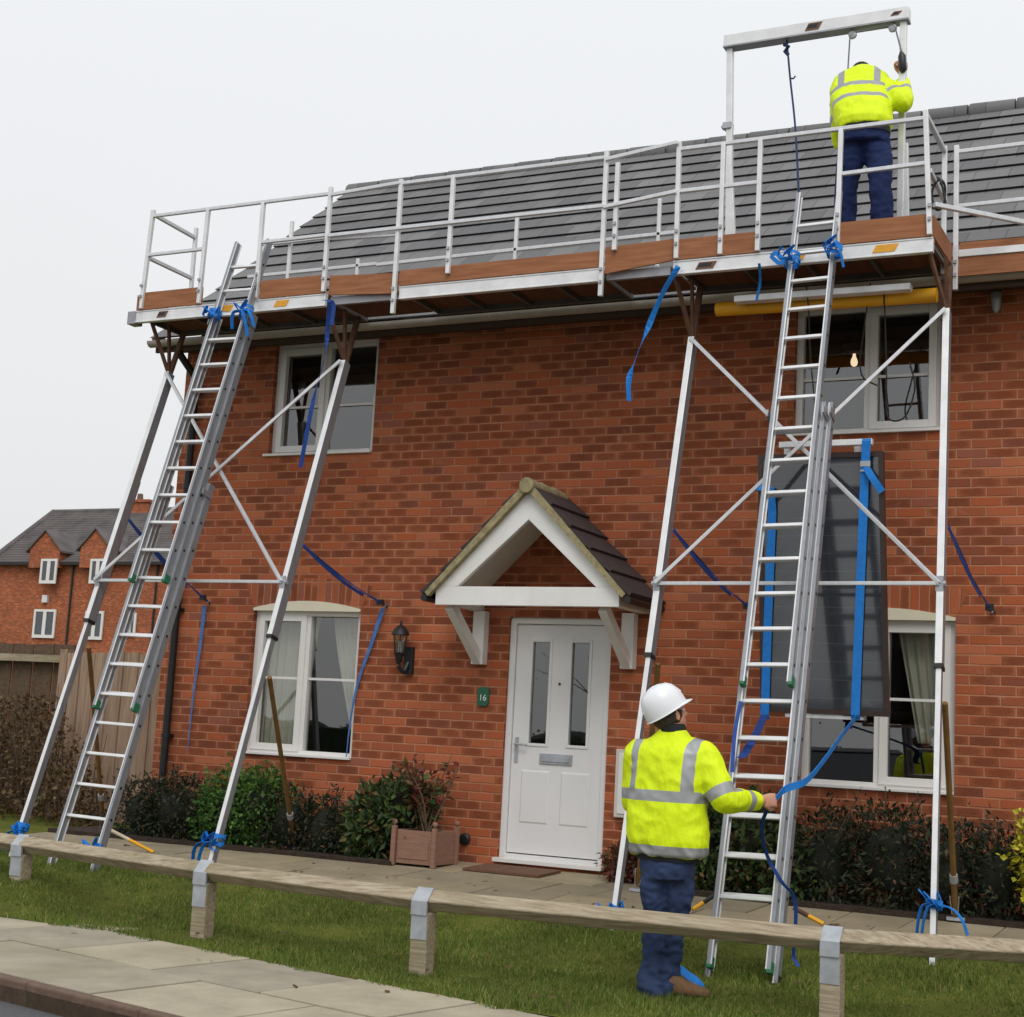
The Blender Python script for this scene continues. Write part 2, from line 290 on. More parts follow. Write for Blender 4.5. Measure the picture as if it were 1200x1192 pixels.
# ------------------------------------------------------------------ mesh builder
class MB:
    def __init__(s): s.v = []; s.f = []; s.mi = []
    def add(s, vs, fs, mi=0):
        o = len(s.v); s.v += [tuple(p) for p in vs]; s.f += [tuple(i+o for i in f) for f in fs]; s.mi += [mi]*len(fs); return s
    def hexa(s, b, t, mi=0):                       # bottom loop and top loop of equal length
        n = len(b); fs = [tuple(range(n))[::-1], tuple(range(n, 2*n))]+[(i, (i+1) % n, (i+1) % n+n, i+n) for i in range(n)]
        return s.add(list(b)+list(t), fs, mi)
    def box(s, x0, x1, y0, y1, z0, z1, mi=0):
        x0, x1 = sorted((x0, x1)); y0, y1 = sorted((y0, y1)); z0, z1 = sorted((z0, z1))
        return s.hexa([(x0, y0, z0), (x1, y0, z0), (x1, y1, z0), (x0, y1, z0)], [(x0, y0, z1), (x1, y0, z1), (x1, y1, z1), (x0, y1, z1)], mi)
    def bar(s, p, q, w, h=None, up=(0, 0, 1), mi=0):
        p, q = V(p), V(q); h = h or w; d = (q-p).normalized(); sd = d.cross(V(up))
        sd = sd.normalized() if sd.length > 1e-4 else V((1, 0, 0)); u2 = sd.cross(d)
        c = [sd*(w/2)+u2*(h/2), sd*(-w/2)+u2*(h/2), sd*(-w/2)-u2*(h/2), sd*(w/2)-u2*(h/2)]
        return s.hexa([p+k for k in c][::-1], [q+k for k in c][::-1], mi)
    def tube(s, pts, r, n=10, mi=0, cap=True):
        pts = [V(p) for p in pts]; rs = r if isinstance(r, (list, tuple)) else [r]*len(pts)
        base = len(s.v); prev = None; rings = []
        for i, p in enumerate(pts):
            d = (pts[min(i+1, len(pts)-1)]-pts[max(i-1, 0)]).normalized()
            if prev is None: a = d.orthogonal().normalized()
            else:
                a = prev-d*prev.dot(d); a = a.normalized() if a.length > 1e-6 else d.orthogonal().normalized()
            prev = a; b = d.cross(a)
            rings.append([p+(a*math.cos(2*math.pi*k/n)+b*math.sin(2*math.pi*k/n))*rs[i] for k in range(n)])
        vs = [q for rg in rings for q in rg]; fs = []
        for i in range(len(rings)-1):
            for k in range(n): fs.append((i*n+k, i*n+(k+1) % n, (i+1)*n+(k+1) % n, (i+1)*n+k))
        if cap: fs += [tuple(range(n))[::-1], tuple(range((len(rings)-1)*n, len(rings)*n))]
        return s.add(vs, fs, mi)
    def ribbon(s, pts, w, wd=(1, 0, 0), th=.004, mi=0):
        pts = [V(p) for p in pts]; wds = wd if isinstance(wd, list) else [wd]*len(pts)
        wl = w if isinstance(w, (list, tuple)) else [w]*len(pts)
        L = []
        for i, p in enumerate(pts):
            d = (pts[min(i+1, len(pts)-1)]-pts[max(i-1, 0)]).normalized(); a = V(wds[i]); a = (a-d*a.dot(d)).normalized(); n = a.cross(d)
            L.append([p+a*wl[i]/2+n*th/2, p-a*wl[i]/2+n*th/2, p-a*wl[i]/2-n*th/2, p+a*wl[i]/2-n*th/2])
        fs = []
        for i in range(len(L)-1):
            for k in range(4): fs.append((i*4+k, (i+1)*4+k, (i+1)*4+(k+1) % 4, i*4+(k+1) % 4))
        fs += [(0, 1, 2, 3), tuple(range((len(L)-1)*4, len(L)*4))[::-1]]
        return s.add([q for l in L for q in l], fs, mi)
    def lathe(s, c, prof, n=20, mi=0, ax=(0, 0, 1), xd=None):
        ax = V(ax).normalized(); a = (V(xd) if xd else ax.orthogonal()).normalized(); b = ax.cross(a); c = V(c)
        vs = []; fs = []
        for r, h in prof: vs += [c+ax*h+(a*math.cos(2*math.pi*k/n)+b*math.sin(2*math.pi*k/n))*max(r, 1e-4) for k in range(n)]
        for i in range(len(prof)-1):
            for k in range(n): fs.append((i*n+k, i*n+(k+1) % n, (i+1)*n+(k+1) % n, (i+1)*n+k))
        fs += [tuple(range(n))[::-1], tuple(range((len(prof)-1)*n, len(prof)*n))]
        return s.add(vs, fs, mi)
    def prism(s, pts, y0, y1, mi=0):               # polygon in xz, extruded in y
        return s.hexa([(x, y0, z) for x, z in pts], [(x, y1, z) for x, z in pts], mi)
    def build(s, name, mats, parent=None, smooth=False, bevel=0, fix=True):
        me = bpy.data.meshes.new(name); o = bpy.data.objects.new(name, me); COL.objects.link(o)
        off = V(parent['_o']) if parent is not None else V((0, 0, 0))
        me.from_pydata([tuple(V(p)-off) for p in s.v], [], s.f)
        for m in (mats if isinstance(mats, (list, tuple)) else [mats]): me.materials.append(MAT[m])
        me.polygons.foreach_set('material_index', s.mi)
        if fix:
            bm = bmesh.new(); bm.from_mesh(me); bmesh.ops.recalc_face_normals(bm, faces=bm.faces); bm.to_mesh(me); bm.free()
        if smooth:
            me.polygons.foreach_set('use_smooth', [True]*len(me.polygons)); me.set_sharp_from_angle(angle=R(40))
        if bevel:
            b = o.modifiers.new('bevel', 'BEVEL'); b.width = bevel; b.segments = 2; b.limit_method = 'ANGLE'; b.angle_limit = R(40)
        if parent is not None: o.parent = parent; o['_o'] = tuple(off)
        else: o['_o'] = (0, 0, 0)
        return o
def tag(o, label=None, cat=None, group=None, kind=None):
    for k, v in (('label', label), ('category', cat), ('group', group), ('kind', kind)):
        if v: o[k] = v
    return o
def thing(name, loc, label, cat, group=None):
    o = bpy.data.objects.new(name, None); COL.objects.link(o); o.location = loc; o['_o'] = tuple(loc); o.empty_display_size = .2
    return tag(o, label, cat, group)
def single(mb, name, mats, label, cat, base=None, group=None, **kw):
    """one mesh thing whose origin sits at its base"""
    vs = np.array([tuple(p) for p in mb.v]); b = base or ((vs[:, 0].min()+vs[:, 0].max())/2, (vs[:, 1].min()+vs[:, 1].max())/2, vs[:, 2].min())
    b = tuple(float(q) for q in b)
    mb.v = [(p[0]-b[0], p[1]-b[1], p[2]-b[2]) for p in mb.v]
    o = mb.build(name, mats, None, **kw); o.location = b; return tag(o, label, cat, group)
def bez(p0, p1, sag=0, n=8, side=(0, 0, 0)):
    p0, p1 = V(p0), V(p1); return [p0.lerp(p1, i/n)+(V((0, 0, -sag))+V(side))*4*(i/n)*(1-i/n) for i in range(n+1)]
def spline(P, n=6):
    P = [V(p) for p in P]; out = []
    Q = [P[0]*2-P[1]]+P+[P[-1]*2-P[-2]]
    for i in range(1, len(Q)-2):
        a, b, c, d = Q[i-1:i+3]
        for k in range(n):
            t = k/n; out.append(.5*((2*b)+(c-a)*t+(2*a-5*b+4*c-d)*t*t+(3*b-a-3*c+d)*t**3))
    return out+[P[-1]]

# ------------------------------------------------------------------ ground
def gz(y):
    P = [(-30, 0), (-3.6, 0), (-3.1, .035), (-2.3, .15), (-1.9, .235), (-1.8, .245), (0, .305), (1, .31), (6, .3), (40, 0)]
    for (a, b), (c, d) in zip(P, P[1:]):
        if y <= c: return b+(d-b)*(y-a)/(c-a)
    return 0
gm = MB(); gm.add([(-600, -120, -.16), (600, -120, -.16), (600, 900, -.16), (-600, 900, -.16)], [(0, 1, 2, 3)])
tag(gm.build('far_ground', 'far_ground'), kind='structure')
def mound(x, y):
    ss = lambda a: max(0, min(1, a))**2*(3-2*max(0, min(1, a)))
    return .13*ss((-7.3-x)/.8)*ss((y+3.62)/.4)*ss((-2.1-y)/.5)
# pavement frame
PO = at(63, 1112, z=0.); pu = V((1, -.215, 0)).normalized(); pv = V((-pu.y, pu.x, 0))
def pp(a, b, z=0.): return PO+pu*a+pv*b+V((0, 0, z))
FAR, KERB = .78, -.82
def fedge(x):      # far edge of the pavement (y) at a given x, bending round at the left
    a = (x-PO.x)/pu.x; yy = (PO+pu*a+pv*FAR).y
    if x < -6.4: yy -= .13*(min(-6.4-x, 2.2))**1.5
    return yy
lm = MB(); xs = [-40, -30, -22, -16]+[-14+i*.25 for i in range(65)]+[4, 8, 14]
NJ = 22
vs = []; 
for x in xs:
    y0 = fedge(x) if x > -9 else fedge(-9)
    ys = [y0+(3.2-y0)*j/NJ for j in range(NJ)]+[40]
    vs += [(x, y, gz(y)+mound(x, y)+.012*noise.noise((x*2, y*2, 0))-(.03 if -1.88 < y < .2 else 0)) for y in ys]
n1 = NJ+1
lm.add(vs, [(i*n1+j, (i+1)*n1+j, (i+1)*n1+j+1, i*n1+j+1) for i in range(len(xs)-1) for j in range(n1-1)])
tag(lm.build('lawn_ground', 'lawn_soil', smooth=True, fix=False), kind='structure')
# paving bed, slabs and kerb
bed = MB(); A = [pp(-14, 3, -.035), pp(14, FAR+.06, -.035), pp(14, KERB, -.035), pp(-14, KERB, -.035)]
bed.hexa([p-V((0, 0, .1)) for p in A][::-1], A[::-1]); tag(bed.build('pavement_bed', 'joint'), kind='structure')
sb = MB(); cross0 = .02
for i in range(-14, 12):
    a0 = i*.875+cross0
    for b0, b1, sh in ((0, .77, .0), (-.74, 0, .44), (.77, 1.5, .44), (1.5, 2.25, 0), (2.25, 3., .44)):
        if b0 > .7 and a0 > -.3: continue
        g = .011; q = [(a0+sh+g, b0+g), (a0+sh+.875-g, b0+g), (a0+sh+.875-g, b1-g), (a0+sh+g, b1-g)]
        dz = random.uniform(-.003, .003)
        top = [pp(a, b, dz+.001*random.random()) for a, b in q]; sb.hexa([p-V((0, 0, .04)) for p in top], top)
tag(sb.build('pavement', 'flagstone', bevel=.004), kind='structure')
kb = MB()
for i in range(-12, 12):
    q = [(i*.915+.004, KERB), (i*.915+.911, KERB), (i*.915+.911, -.746), (i*.915+.004, -.746)]
    top = [pp(a, b, .004) for a, b in q]; kb.hexa([p-V((0, 0, .2)) for p in top], top)
tag(kb.build('kerb', 'kerb', bevel=.012), kind='structure')
rd = MB(); A = [pp(-60, KERB+.01, -.115), pp(60, KERB+.01, -.115), pp(60, -12, -.115), pp(-60, -12, -.115)]; rd.add(A, [(3, 2, 1, 0)])
tag(rd.build('road', 'tarmac', fix=False), kind='structure')
# garden path along the house
ph = MB(); yy = [-.72, -1.3, -1.88]
x = -10.2; k = 0
while x < 3:
    w = random.choice((.6, .6, .45))
    for j in range(2):
        y1, y0 = yy[j]-.004, yy[j+1]+.004; o = .3*j; dz = .004+random.uniform(-.002, .004)
        top = [V((x+o+.005, y0, gz(y0)+dz)), V((x+o+w-.005, y0, gz(y0)+dz)), V((x+o+w-.005, y1, gz(y1)+dz)), V((x+o+.005, y1, gz(y1)+dz))]
        ph.hexa([p-V((0, 0, .05)) for p in top], top)
    x += w
for i in range(3):   # the three slabs leading up to the door
    for a in (-6.5, -5.9, -5.3, -4.7): 
        if i == 0:
            top = [V((a+.005, -.715, gz(-.7)+.006)), V((a+.595, -.715, gz(-.7)+.006)), V((a+.595, -.02, gz(0)+.006)), V((a+.005, -.02, gz(0)+.006))]
            ph.hexa([p-V((0, 0, .05)) for p in top], top)
tag(ph.build('garden_path', 'path_slab', bevel=.004), kind='structure')
bd = MB()
for x0, x1 in ((-10.2, -6.52), (-4.08, 3)): bd.box(x0, x1, -.7, -.001, .1, .318)
tag(bd.build('flower_bed', 'soil'), kind='structure')

# grass blades
def grass():
    N = 150000
    X = rng.uniform(-11.5, .3, N*2); Y = rng.uniform(-5.1, -1.86, N*2)
    fe = np.array([fedge(x) for x in np.linspace(-12, 1, 400)]); FE = np.interp(X, np.linspace(-12, 1, 400), fe)
    edge = FE+.03*np.sin(X*9)+.02*np.sin(X*23+1)
    k = (Y > edge-.02) & (Y < -1.87); X = X[k][:N]; Y = Y[k][:N]; N = len(X)
    Z = np.array([gz(y)+mound(x, y) for x, y in zip(X, Y)])
    h = rng.uniform(.014, .038, N)*(1+.5*np.sin(X*3.1+Y*2)*np.sin(Y*4.7)); a = rng.uniform(0, 6.283, N); w = rng.uniform(.002, .0042, N)
    ln = rng.uniform(.1, 1.1, N)*h; la = rng.uniform(0, 6.283, N)
    dx, dy = np.cos(a)*w, np.sin(a)*w
    v = np.empty((N, 3, 3)); v[:, 0] = np.stack((X-dx, Y-dy, Z-.004), 1); v[:, 1] = np.stack((X+dx, Y+dy, Z-.004), 1)
    v[:, 2] = np.stack((X+np.cos(la)*ln, Y+np.sin(la)*ln, Z+h), 1)
    me = bpy.data.meshes.new('grass'); me.vertices.add(N*3); me.vertices.foreach_set('co', v.ravel())
    me.loops.add(N*3); me.loops.foreach_set('vertex_index', np.arange(N*3)); me.polygons.add(N); me.polygons.foreach_set('loop_start', np.arange(N)*3)
    me.update(); me.validate(); me.materials.append(MAT['grass_blade']); o = bpy.data.objects.new('grass', me); COL.objects.link(o); tag(o, kind='stuff')
grass()
# fallen leaves on the lawn
lv = MB()
for i in range(260):
    x = random.uniform(-10, -1); y = random.uniform(max(fedge(x), -4.8)-.5, -1.0); z = (gz(y) if y > fedge(x) else 0)+(.035 if fedge(x) < y < -1.9 else .006); a = random.random()*6.28; r = random.uniform(.012, .03)
    d = V((math.cos(a), math.sin(a), random.uniform(-.3, .3)))*r; e2 = V((-math.sin(a), math.cos(a), random.uniform(-.3, .3)))*r*.6
    c = V((x, y, z+.004)); lv.add([c-d, c-e2, c+d, c+e2], [(0, 1, 2, 3)])
tag(lv.build('fallen_leaves', 'leaf_brown', fix=False), kind='stuff')

# ------------------------------------------------------------------ the house
HX0, HX1 = -9.62, 4.0
ROOFY0, ROOFZ0, RY, RZ = -.38, 5.04, 2.9, 7.70
house = thing('brick_house', (-5.08, 0, .3), 'red brick house with white front door and grey tiled roof behind the scaffold', 'house')
WIN = {'LL': (-8.58, -7.40, 1.10, 2.44), 'UL': (-8.56, -7.40, 3.90, 5.0), 'UR': (-3.43, -2.26, 3.90, 4.98), 'LR': (-3.31, -2.13, 1.13, 2.44)}
DOOR = (-5.89, -4.935, .37, 2.405)
holes = list(WIN.values())+[DOOR]
xs = sorted({HX0, HX1, *[h[0] for h in holes], *[h[1] for h in holes]}); zs = sorted({.0, 5.06, *[h[2] for h in holes], *[h[3] for h in holes]})
wl = MB()
def inhole(x, z): return any(h[0] < x < h[1] and h[2] < z < h[3] for h in holes)
for i in range(len(xs)-1):
    for j in range(len(zs)-1):
        if not inhole((xs[i]+xs[i+1])/2, (zs[j]+zs[j+1])/2):
            a, b, c, d = xs[i], xs[i+1], zs[j], zs[j+1]; wl.add([(a, 0, c), (b, 0, c), (b, 0, d), (a, 0, d)], [(0, 1, 2, 3)])
for x0, x1, z0, z1 in holes:
    wl.add([(x0, 0, z0), (x0, .28, z0), (x0, .28, z1), (x0, 0, z1)], [(0, 1, 2, 3)]); wl.add([(x1, 0, z0), (x1, .28, z0), (x1, .28, z1), (x1, 0, z1)], [(3, 2, 1, 0)])
    wl.add([(x0, 0, z1), (x0, .28, z1), (x1, .28, z1), (x1, 0, z1)], [(0, 1, 2, 3)]); wl.add([(x0, 0, z0), (x0, .28, z0), (x1, .28, z0), (x1, 0, z0)], [(3, 2, 1, 0)])
wl.add([(HX0, 0, 0), (HX0, 5.8, 0), (HX0, 5.8, 5.06), (HX0, 2.9, 7.42), (HX0, 0, 5.06)], [(0, 4, 3, 2, 1)])
wl.add([(HX1, 0, 0), (HX1, 5.8, 0), (HX1, 5.8, 5.06), (HX1, 2.9, 7.42), (HX1, 0, 5.06)], [(0, 1, 2, 3, 4)])
wl.add([(HX0, 5.8, 0), (HX1, 5.8, 0), (HX1, 5.8, 5.06), (HX0, 5.8, 5.06)], [(3, 2, 1, 0)])
wl.build('wall', 'brick', house, fix=False)
# rooms behind the openings
rm = MB()
for x0, x1, z0, z1 in ((-9.3, -6.2, .4, 2.75), (-9.3, -6.2, 3.0, 5.02), (-4.2, -1.0, .4, 2.75), (-4.2, -1.0, 3.0, 5.02), (-6.1, -4.3, .34, 2.75)):
    y0, y1 = .285, 3.4; P = [(x0, y0, z0), (x1, y0, z0), (x1, y1, z0), (x0, y1, z0), (x0, y0, z1), (x1, y0, z1), (x1, y1, z1), (x0, y1, z1)]
    rm.add(P, [(0, 1, 2, 3), (7, 6, 5, 4), (3, 2, 6, 7), (0, 3, 7, 4), (2, 1, 5, 6)])
rm.build('room', 'room', house, fix=False)
# soldier arches over the ground floor windows, 3 mm proud
for k in ('LL', 'LR'):
    x0, x1, z0, z1 = WIN[k]; xc = (x0+x1)/2; ar = MB(); lo = []; hi = []; n = 14
    for i in range(n+1):
        s = -1+2*i/n; lo.append((xc+s*(x1-x0)/2, z1+.012+.07*(1-s*s))); hi.append((xc+s*((x1-x0)/2+.1), z1+.225+.07*(1-s*s)))
    for i in range(n): ar.prism([lo[i], lo[i+1], hi[i+1], hi[i]], -.004, .05)
    ar.build('brick_arch', 'soldier_brick', house)
    hd = MB(); pts = [(x0+.002, z1-.012)]+[(x1-.002, z1-.012)]+lo[::-1]; hd.prism(pts, -.012, .06); hd.build('window_head', 'upvc_cream', house)
for k in ('UR',):
    pass
def window(key, label=None, sash='left'):
    x0, x1, z0, z1 = WIN[key]; y0, y1 = .055, .125; fr = MB(); f = .055
    xm = (x0+x1)/2+.0
    fr.box(x0, x0+f, y0, y1, z0, z1); fr.box(x1-f, x1, y0, y1, z0, z1); fr.box(x0+f, x1-f, y0, y1, z1-f, z1); fr.box(x0+f, x1-f, y0, y1, z0, z0+f)
    fr.box(xm-f/2, xm+f/2, y0, y1, z0+f, z1-f)
    w = fr.build('window', 'upvc', house, bevel=.004)
    if label: w['label'] = label
    # opening sash with its own raised frame
    a, b = (x0+f, xm-f/2) if sash == 'left' else (xm+f/2, x1-f); g = .05; c, d = z0+f, z1-f; s = MB(); ya, yb = y0-.014, y1-.03
    s.box(a-.012, a+g, ya, yb, c-.012, d+.012); s.box(b-g, b+.012, ya, yb, c-.012, d+.012); s.box(a+g, b-g, ya, yb, d-g, d+.012); s.box(a+g, b-g, ya, yb, c-.012, c+g)
    s.build('sash', 'upvc', w, bevel=.004)
    bars = MB(); zb = z0+(z1-z0)*(.53 if key[0] == 'L' else .44)
    bars.box(x0+f+(g if sash == 'left' else 0), xm-f/2-(g if sash == 'left' else 0), y0+.022, y0+.034, zb-.011, zb+.011)
    bars.box(xm+f/2+(g if sash != 'left' else 0), x1-f-(g if sash != 'left' else 0), y0+.022, y0+.034, zb-.011, zb+.011); bars.build('glazing_bar', 'upvc', w)
    for p, q in ((x0+.03, xm-.002), (xm+.002, x1-.03)):
        pn = MB(); pn.add([(p, y0+.042, z0+.03), (q, y0+.042, z0+.03), (q, y0+.042, z1-.03), (p, y0+.042, z1-.03)], [(0, 1, 2, 3)]); pn.build('pane', 'glass', w, fix=False)
    sl = MB(); sl.box(x0-(.04 if key[0] == 'U' else .0)+.001, x1-.001, -.035, .06, z0-.002, z0+.022); sl.build('sill', 'upvc', w, bevel=.004)
    return w
window('LL'); window('UL'); window('UR', sash='right'); window('LR', sash='right')
# front door
x0, x1, z0, z1 = DOOR; df = MB(); f = .055
df.box(x0, x0+f, .03, .12, z0, z1); df.box(x1-f, x1, .03, .12, z0, z1); df.box(x0+f, x1-f, .03, .12, z1-f, z1); df.box(x0+f, x1-f, .01, .12, z0, z0+.04)
fr = df.build('door_frame', 'door_white', house, bevel=.004)
a, b, c, d = x0+f+.004, x1-f-.004, z0+.05, z1-f-.004; W_ = b-a; H_ = d-c
gl = [(a+W_*.18, a+W_*.38), (a+W_*.62, a+W_*.82)]; gz0, gz1 = c+H_*.475, c+H_*.925
dm = MB(); X = sorted({a, b, *[q for g in gl for q in g]}); Z = [c, gz0, gz1, d]
for i in range(len(X)-1):
    for j in range(3):
        if j == 1 and i in (1, 3): continue
        dm.box(X[i], X[i+1], .055, .1, Z[j], Z[j+1])
door = dm.build('door', 'door_white', house)
for g0, g1 in gl:
    m = MB(); k = .022
    m.box(g0-k, g0+.004, .046, .056, gz0-k, gz1+k); m.box(g1-.004, g1+k, .046, .056, gz0-k, gz1+k); m.box(g0+.004, g1-.004, .046, .056, gz1-.004, gz1+k); m.box(g0+.004, g1-.004, .046, .056, gz0-k, gz0+.004)
    m.build('glass_moulding', 'door_white', door, bevel=.004)
    m = MB(); m.add([(g0, .075, gz0), (g1, .075, gz0), (g1, .075, gz1), (g0, .075, gz1)], [(0, 1, 2, 3)]); m.build('door_glass', 'glass', door, fix=False)
for g0, g1 in gl:                     # pressed lower panels
    for zz0, zz1 in ((c+H_*.13, c+H_*.36),):
        m = MB(); o = .05; e1 = .014
        m.hexa([(g0-o, .0545, zz0), (g1+o, .0545, zz0), (g1+o, .0545, zz1), (g0-o, .0545, zz1)], [(g0-o+e1, .0475, zz0+e1), (g1+o-e1, .0475, zz0+e1), (g1+o-e1, .0475, zz1-e1), (g0-o+e1, .0475, zz1-e1)])
        m.build('door_panel', 'door_white', door, bevel=.003)
m = MB(); m.box((a+b)/2-.15, (a+b)/2+.15, .04, .054, c+H_*.39, c+H_*.435); m.box((a+b)/2-.13, (a+b)/2+.13, .032, .04, c+H_*.4, c+H_*.425); m.build('letterbox', 'galv', door, bevel=.003)
m = MB(); hx = a+.045; m.box(hx-.016, hx+.016, .045, .0545, c+H_*.39, c+H_*.5); m.tube([(hx, .045, c+H_*.47), (hx, .005, c+H_*.47), (hx+.03, -.002, c+H_*.47), (hx+.12, -.002, c+H_*.468)], .009); m.build('door_handle', 'galv', door, smooth=True)
m = MB(); m.lathe(((a+b)/2, .055, c+H_*.74), [(.011, 0), (.011, .008), (.006, .01)], 12, ax=(0, -1, 0)); m.build('spyhole', 'dark_metal', door)
m = MB(); m.box(x0-.02, x1+.02, -.06, .012, z0-.03, z0+.004); m.build('threshold', 'upvc', house, bevel=.003)

# roof, tile courses as real steps
rf = MB(); N = 14; sl_ = V((0, RY-ROOFY0, RZ-ROOFZ0)); nrm = V((0, -sl_.z, sl_.y)).normalized(); X0, X1 = HX0-.14, HX1+.1
for i in range(N):
    p0 = V((0, ROOFY0, ROOFZ0))+sl_*(i/N)-sl_.normalized()*.035; p1 = V((0, ROOFY0, ROOFZ0))+sl_*((i+1)/N)+sl_.normalized()*.02
    if i == N-1: p1 = V((0, RY, RZ))
    lo = nrm*-.012; th = nrm*.04
    q = [p0+lo+sl_.normalized()*.055, p1-nrm*.03, p1+nrm*.002, p0+th+lo]
    rf.hexa([V((X0, k.y, k.z)) for k in q], [V((X1, k.y, k.z)) for k in q])
for sgn in (1,):
    q = [(RY, RZ), (5.8+.38, ROOFZ0), (5.8+.38, ROOFZ0-.03), (RY, RZ-.03)]
    rf.hexa([(X0, a_, b_) for a_, b_ in q], [(X1, a_, b_) for a_, b_ in q])
roof = rf.build('roof', 'roof_tile', house)
rt = MB(); x = X0
while x < X1:
    w = min(.44, X1-x); pts = []
    rt.tube([(x, RY, RZ-.02), (x+.02, RY, RZ-.02), (x+w-.008, RY, RZ-.02)], [.1, .106, .1], 14); x += .45
rt.build('ridge_tile', 'roof_tile', roof, smooth=True)
for bx in (-5.2, -2.6): 
    pass
vg = MB(); ux = MB()
p0 = V((X0, ROOFY0, ROOFZ0)); p1 = V((X0, RY, RZ)); vg.bar(p0+V((.03, 0, -.03)), p1+V((.03, 0, -.03)), .06, .05, up=(1, 0, 0)); vg.build('verge', 'moss_mortar', roof)
g = MB(); GY = -.43
pts = []; gx0, gx1 = X0+.02, X1
ang = [math.pi*(k/8) for k in range(9)]
out = [(-math.cos(a_)*.058, -math.sin(a_)*.055) for a_ in ang]; inn = [(-math.cos(a_)*.054, -math.sin(a_)*.051) for a_ in ang[::-1]]
prof = out+inn
b_ = [(gx0, GY+p, 4.99+q) for p, q in prof]; t_ = [(gx1, GY+p, 4.99+q) for p, q in prof]
g.add(b_+t_, [(i, i+1, i+1+len(prof), i+len(prof)) for i in range(len(prof)-1)]+[(len(prof)-1, 0, len(prof), 2*len(prof)-1)])
g.build('gutter', 'gutter_grey', house, smooth=True)
g = MB(); g.box(X0+.04, X1, -.37, -.34, 4.9, 5.03); g.build('fascia', 'eaves_shaded', house)
g = MB(); g.box(X0+.04, X1, -.34, -.002, 4.985, 5.003); g.build('soffit', 'eaves_shaded', house)
g = MB(); px = -9.44; g.tube([(px, -.06, .3), (px, -.06, 4.6), (px, -.1, 4.72), (px, -.38, 4.9), (px, -.43, 4.98)], .036, 12)
for zc in (1.2, 2.4, 3.6, 4.55): g.tube([(px, -.06, zc), (px, -.06, zc+.04)], .045, 12); g.box(px-.05, px+.05, -.04, -.002, zc+.005, zc+.035)
g.build('downpipe', 'black_plastic', house, smooth=True)
g = MB(); q = at(727, 878, y=0.); r2 = at(745, 962, y=0.); g.box(-4.83, -4.43, -.05, -.002, .78, 1.33); mbx = g.build('meter_box', 'paint_shade', house, bevel=.006)
g = MB(); g.box(-4.80, -4.46, -.058, -.0505, .81, 1.30); g.build('meter_box_door', 'paint_white', mbx, bevel=.004)
# party feature: small round vents by the door
for vx, vz in ((-6.2, .5),):
    m = MB(); m.lathe((vx, -.002, vz), [(.05, 0), (.05, .02), (.03, .03)], 16, ax=(0, -1, 0)); m.build('wall_vent', 'black_plastic', house)

# door canopy
cy = -.72; bx0, bx1 = -6.235, -4.585; zb0, zb1 = 2.435, 2.59; zap = 3.38; xc = (bx0+bx1)/2
can = MB(); wb = .17
can.box(bx0, bx1, cy, cy+.05, zb0, zb1)
t_ = .185
out = [(bx0, zb1-.0), (bx0, zb0+.0), (bx0+.0, zb0)]
def rake(sx):
    xe = xc+sx*(bx1-bx0)/2; th = .165
    d = V((xc-xe, 0, zap-zb1)).normalized(); inn = V((-d.z*-sx*-1, 0, 0))
    nx, nz = (d.z, -d.x) if d.x*1 > 0 else (-d.z, d.x)
    P = [(xe, zb1+.0), (xc, zap), (xc, zap-th*1.45), (xe+(-sx)*th*1.22, zb1)]
    return P
for sx in (-1, 1): can.prism(rake(sx), cy, cy+.05)
canopy = can.build('canopy', 'paint_white', house, bevel=.004)
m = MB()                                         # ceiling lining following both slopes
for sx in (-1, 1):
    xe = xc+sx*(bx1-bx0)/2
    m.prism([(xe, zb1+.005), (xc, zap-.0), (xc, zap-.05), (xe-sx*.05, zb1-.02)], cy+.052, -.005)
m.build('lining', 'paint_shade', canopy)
for xw, ys in ((bx0+.05, 0), (bx1-.05, 0)):
    m = MB(); m.box(xw-.045, xw+.045, cy+.052, -.004, zb0+.01, zb1-.02)
    m.build('side_beam', 'paint_white', canopy, bevel=.004)
for sx, xw in ((-1, bx0+.07), (1, bx1-.1)):
    m = MB(); xw2 = (-6.14 if sx < 0 else -4.755)
    m.box(xw2-.055, xw2+.055, -.1, -.003, 1.985, zb0+.008); m.bar((xw2, -.07, 2.02), (xw2, cy+.1, zb0+.0), .075, .085, up=(0, 0, 1)); m.build('bracket', 'paint_white', canopy, bevel=.004)
m = MB()
for sx in (-1, 1):                               # five tile courses each side with mortar edge below
    xe = xc+sx*((bx1-bx0)/2+.075); ze = zb1-.06; n = 5
    for i in range(n):
        s0, s1 = i/n-.02, (i+1)/n+.02; A0 = V((xe+(xc-xe)*s0, 0, ze+(zap+.05-ze)*s0)); A1 = V((xe+(xc-xe)*min(s1, 1), 0, ze+(zap+.05-ze)*min(s1, 1)))
        dn = V((sx*(zap+.05-ze), 0, abs(xc-xe))).normalized()
        q = [A0+dn*.012, A1+dn*.0, A1+dn*.018, A0+dn*.046]; q = [(k.x, k.z) for k in q]
        m.prism(q, cy-.05, -.004)
rf2 = m.build('canopy_roof', 'dark_tile', canopy)
m = MB()
for sx in (-1, 1):
    xe = xc+sx*((bx1-bx0)/2+.065); ze = zb1-.065; dn = V((sx*(zap-ze), 0, abs(xc-xe))).normalized()
    A0 = V((xe, 0, ze)); A1 = V((xc, 0, zap+.04)); q = [A0-dn*.03, A1-dn*.03, A1+dn*.03, A0+dn*.012]
    m.prism([(k.x, k.z) for k in q], cy-.06, cy+.0)
m.build('mortar_edge', 'moss_mortar', rf2)
m = MB(); 
for i in range(3): m.tube([(xc, cy-.08+i*.24, zap+.035), (xc, cy+.15+i*.24, zap+.03)], [.064, .06], 12)
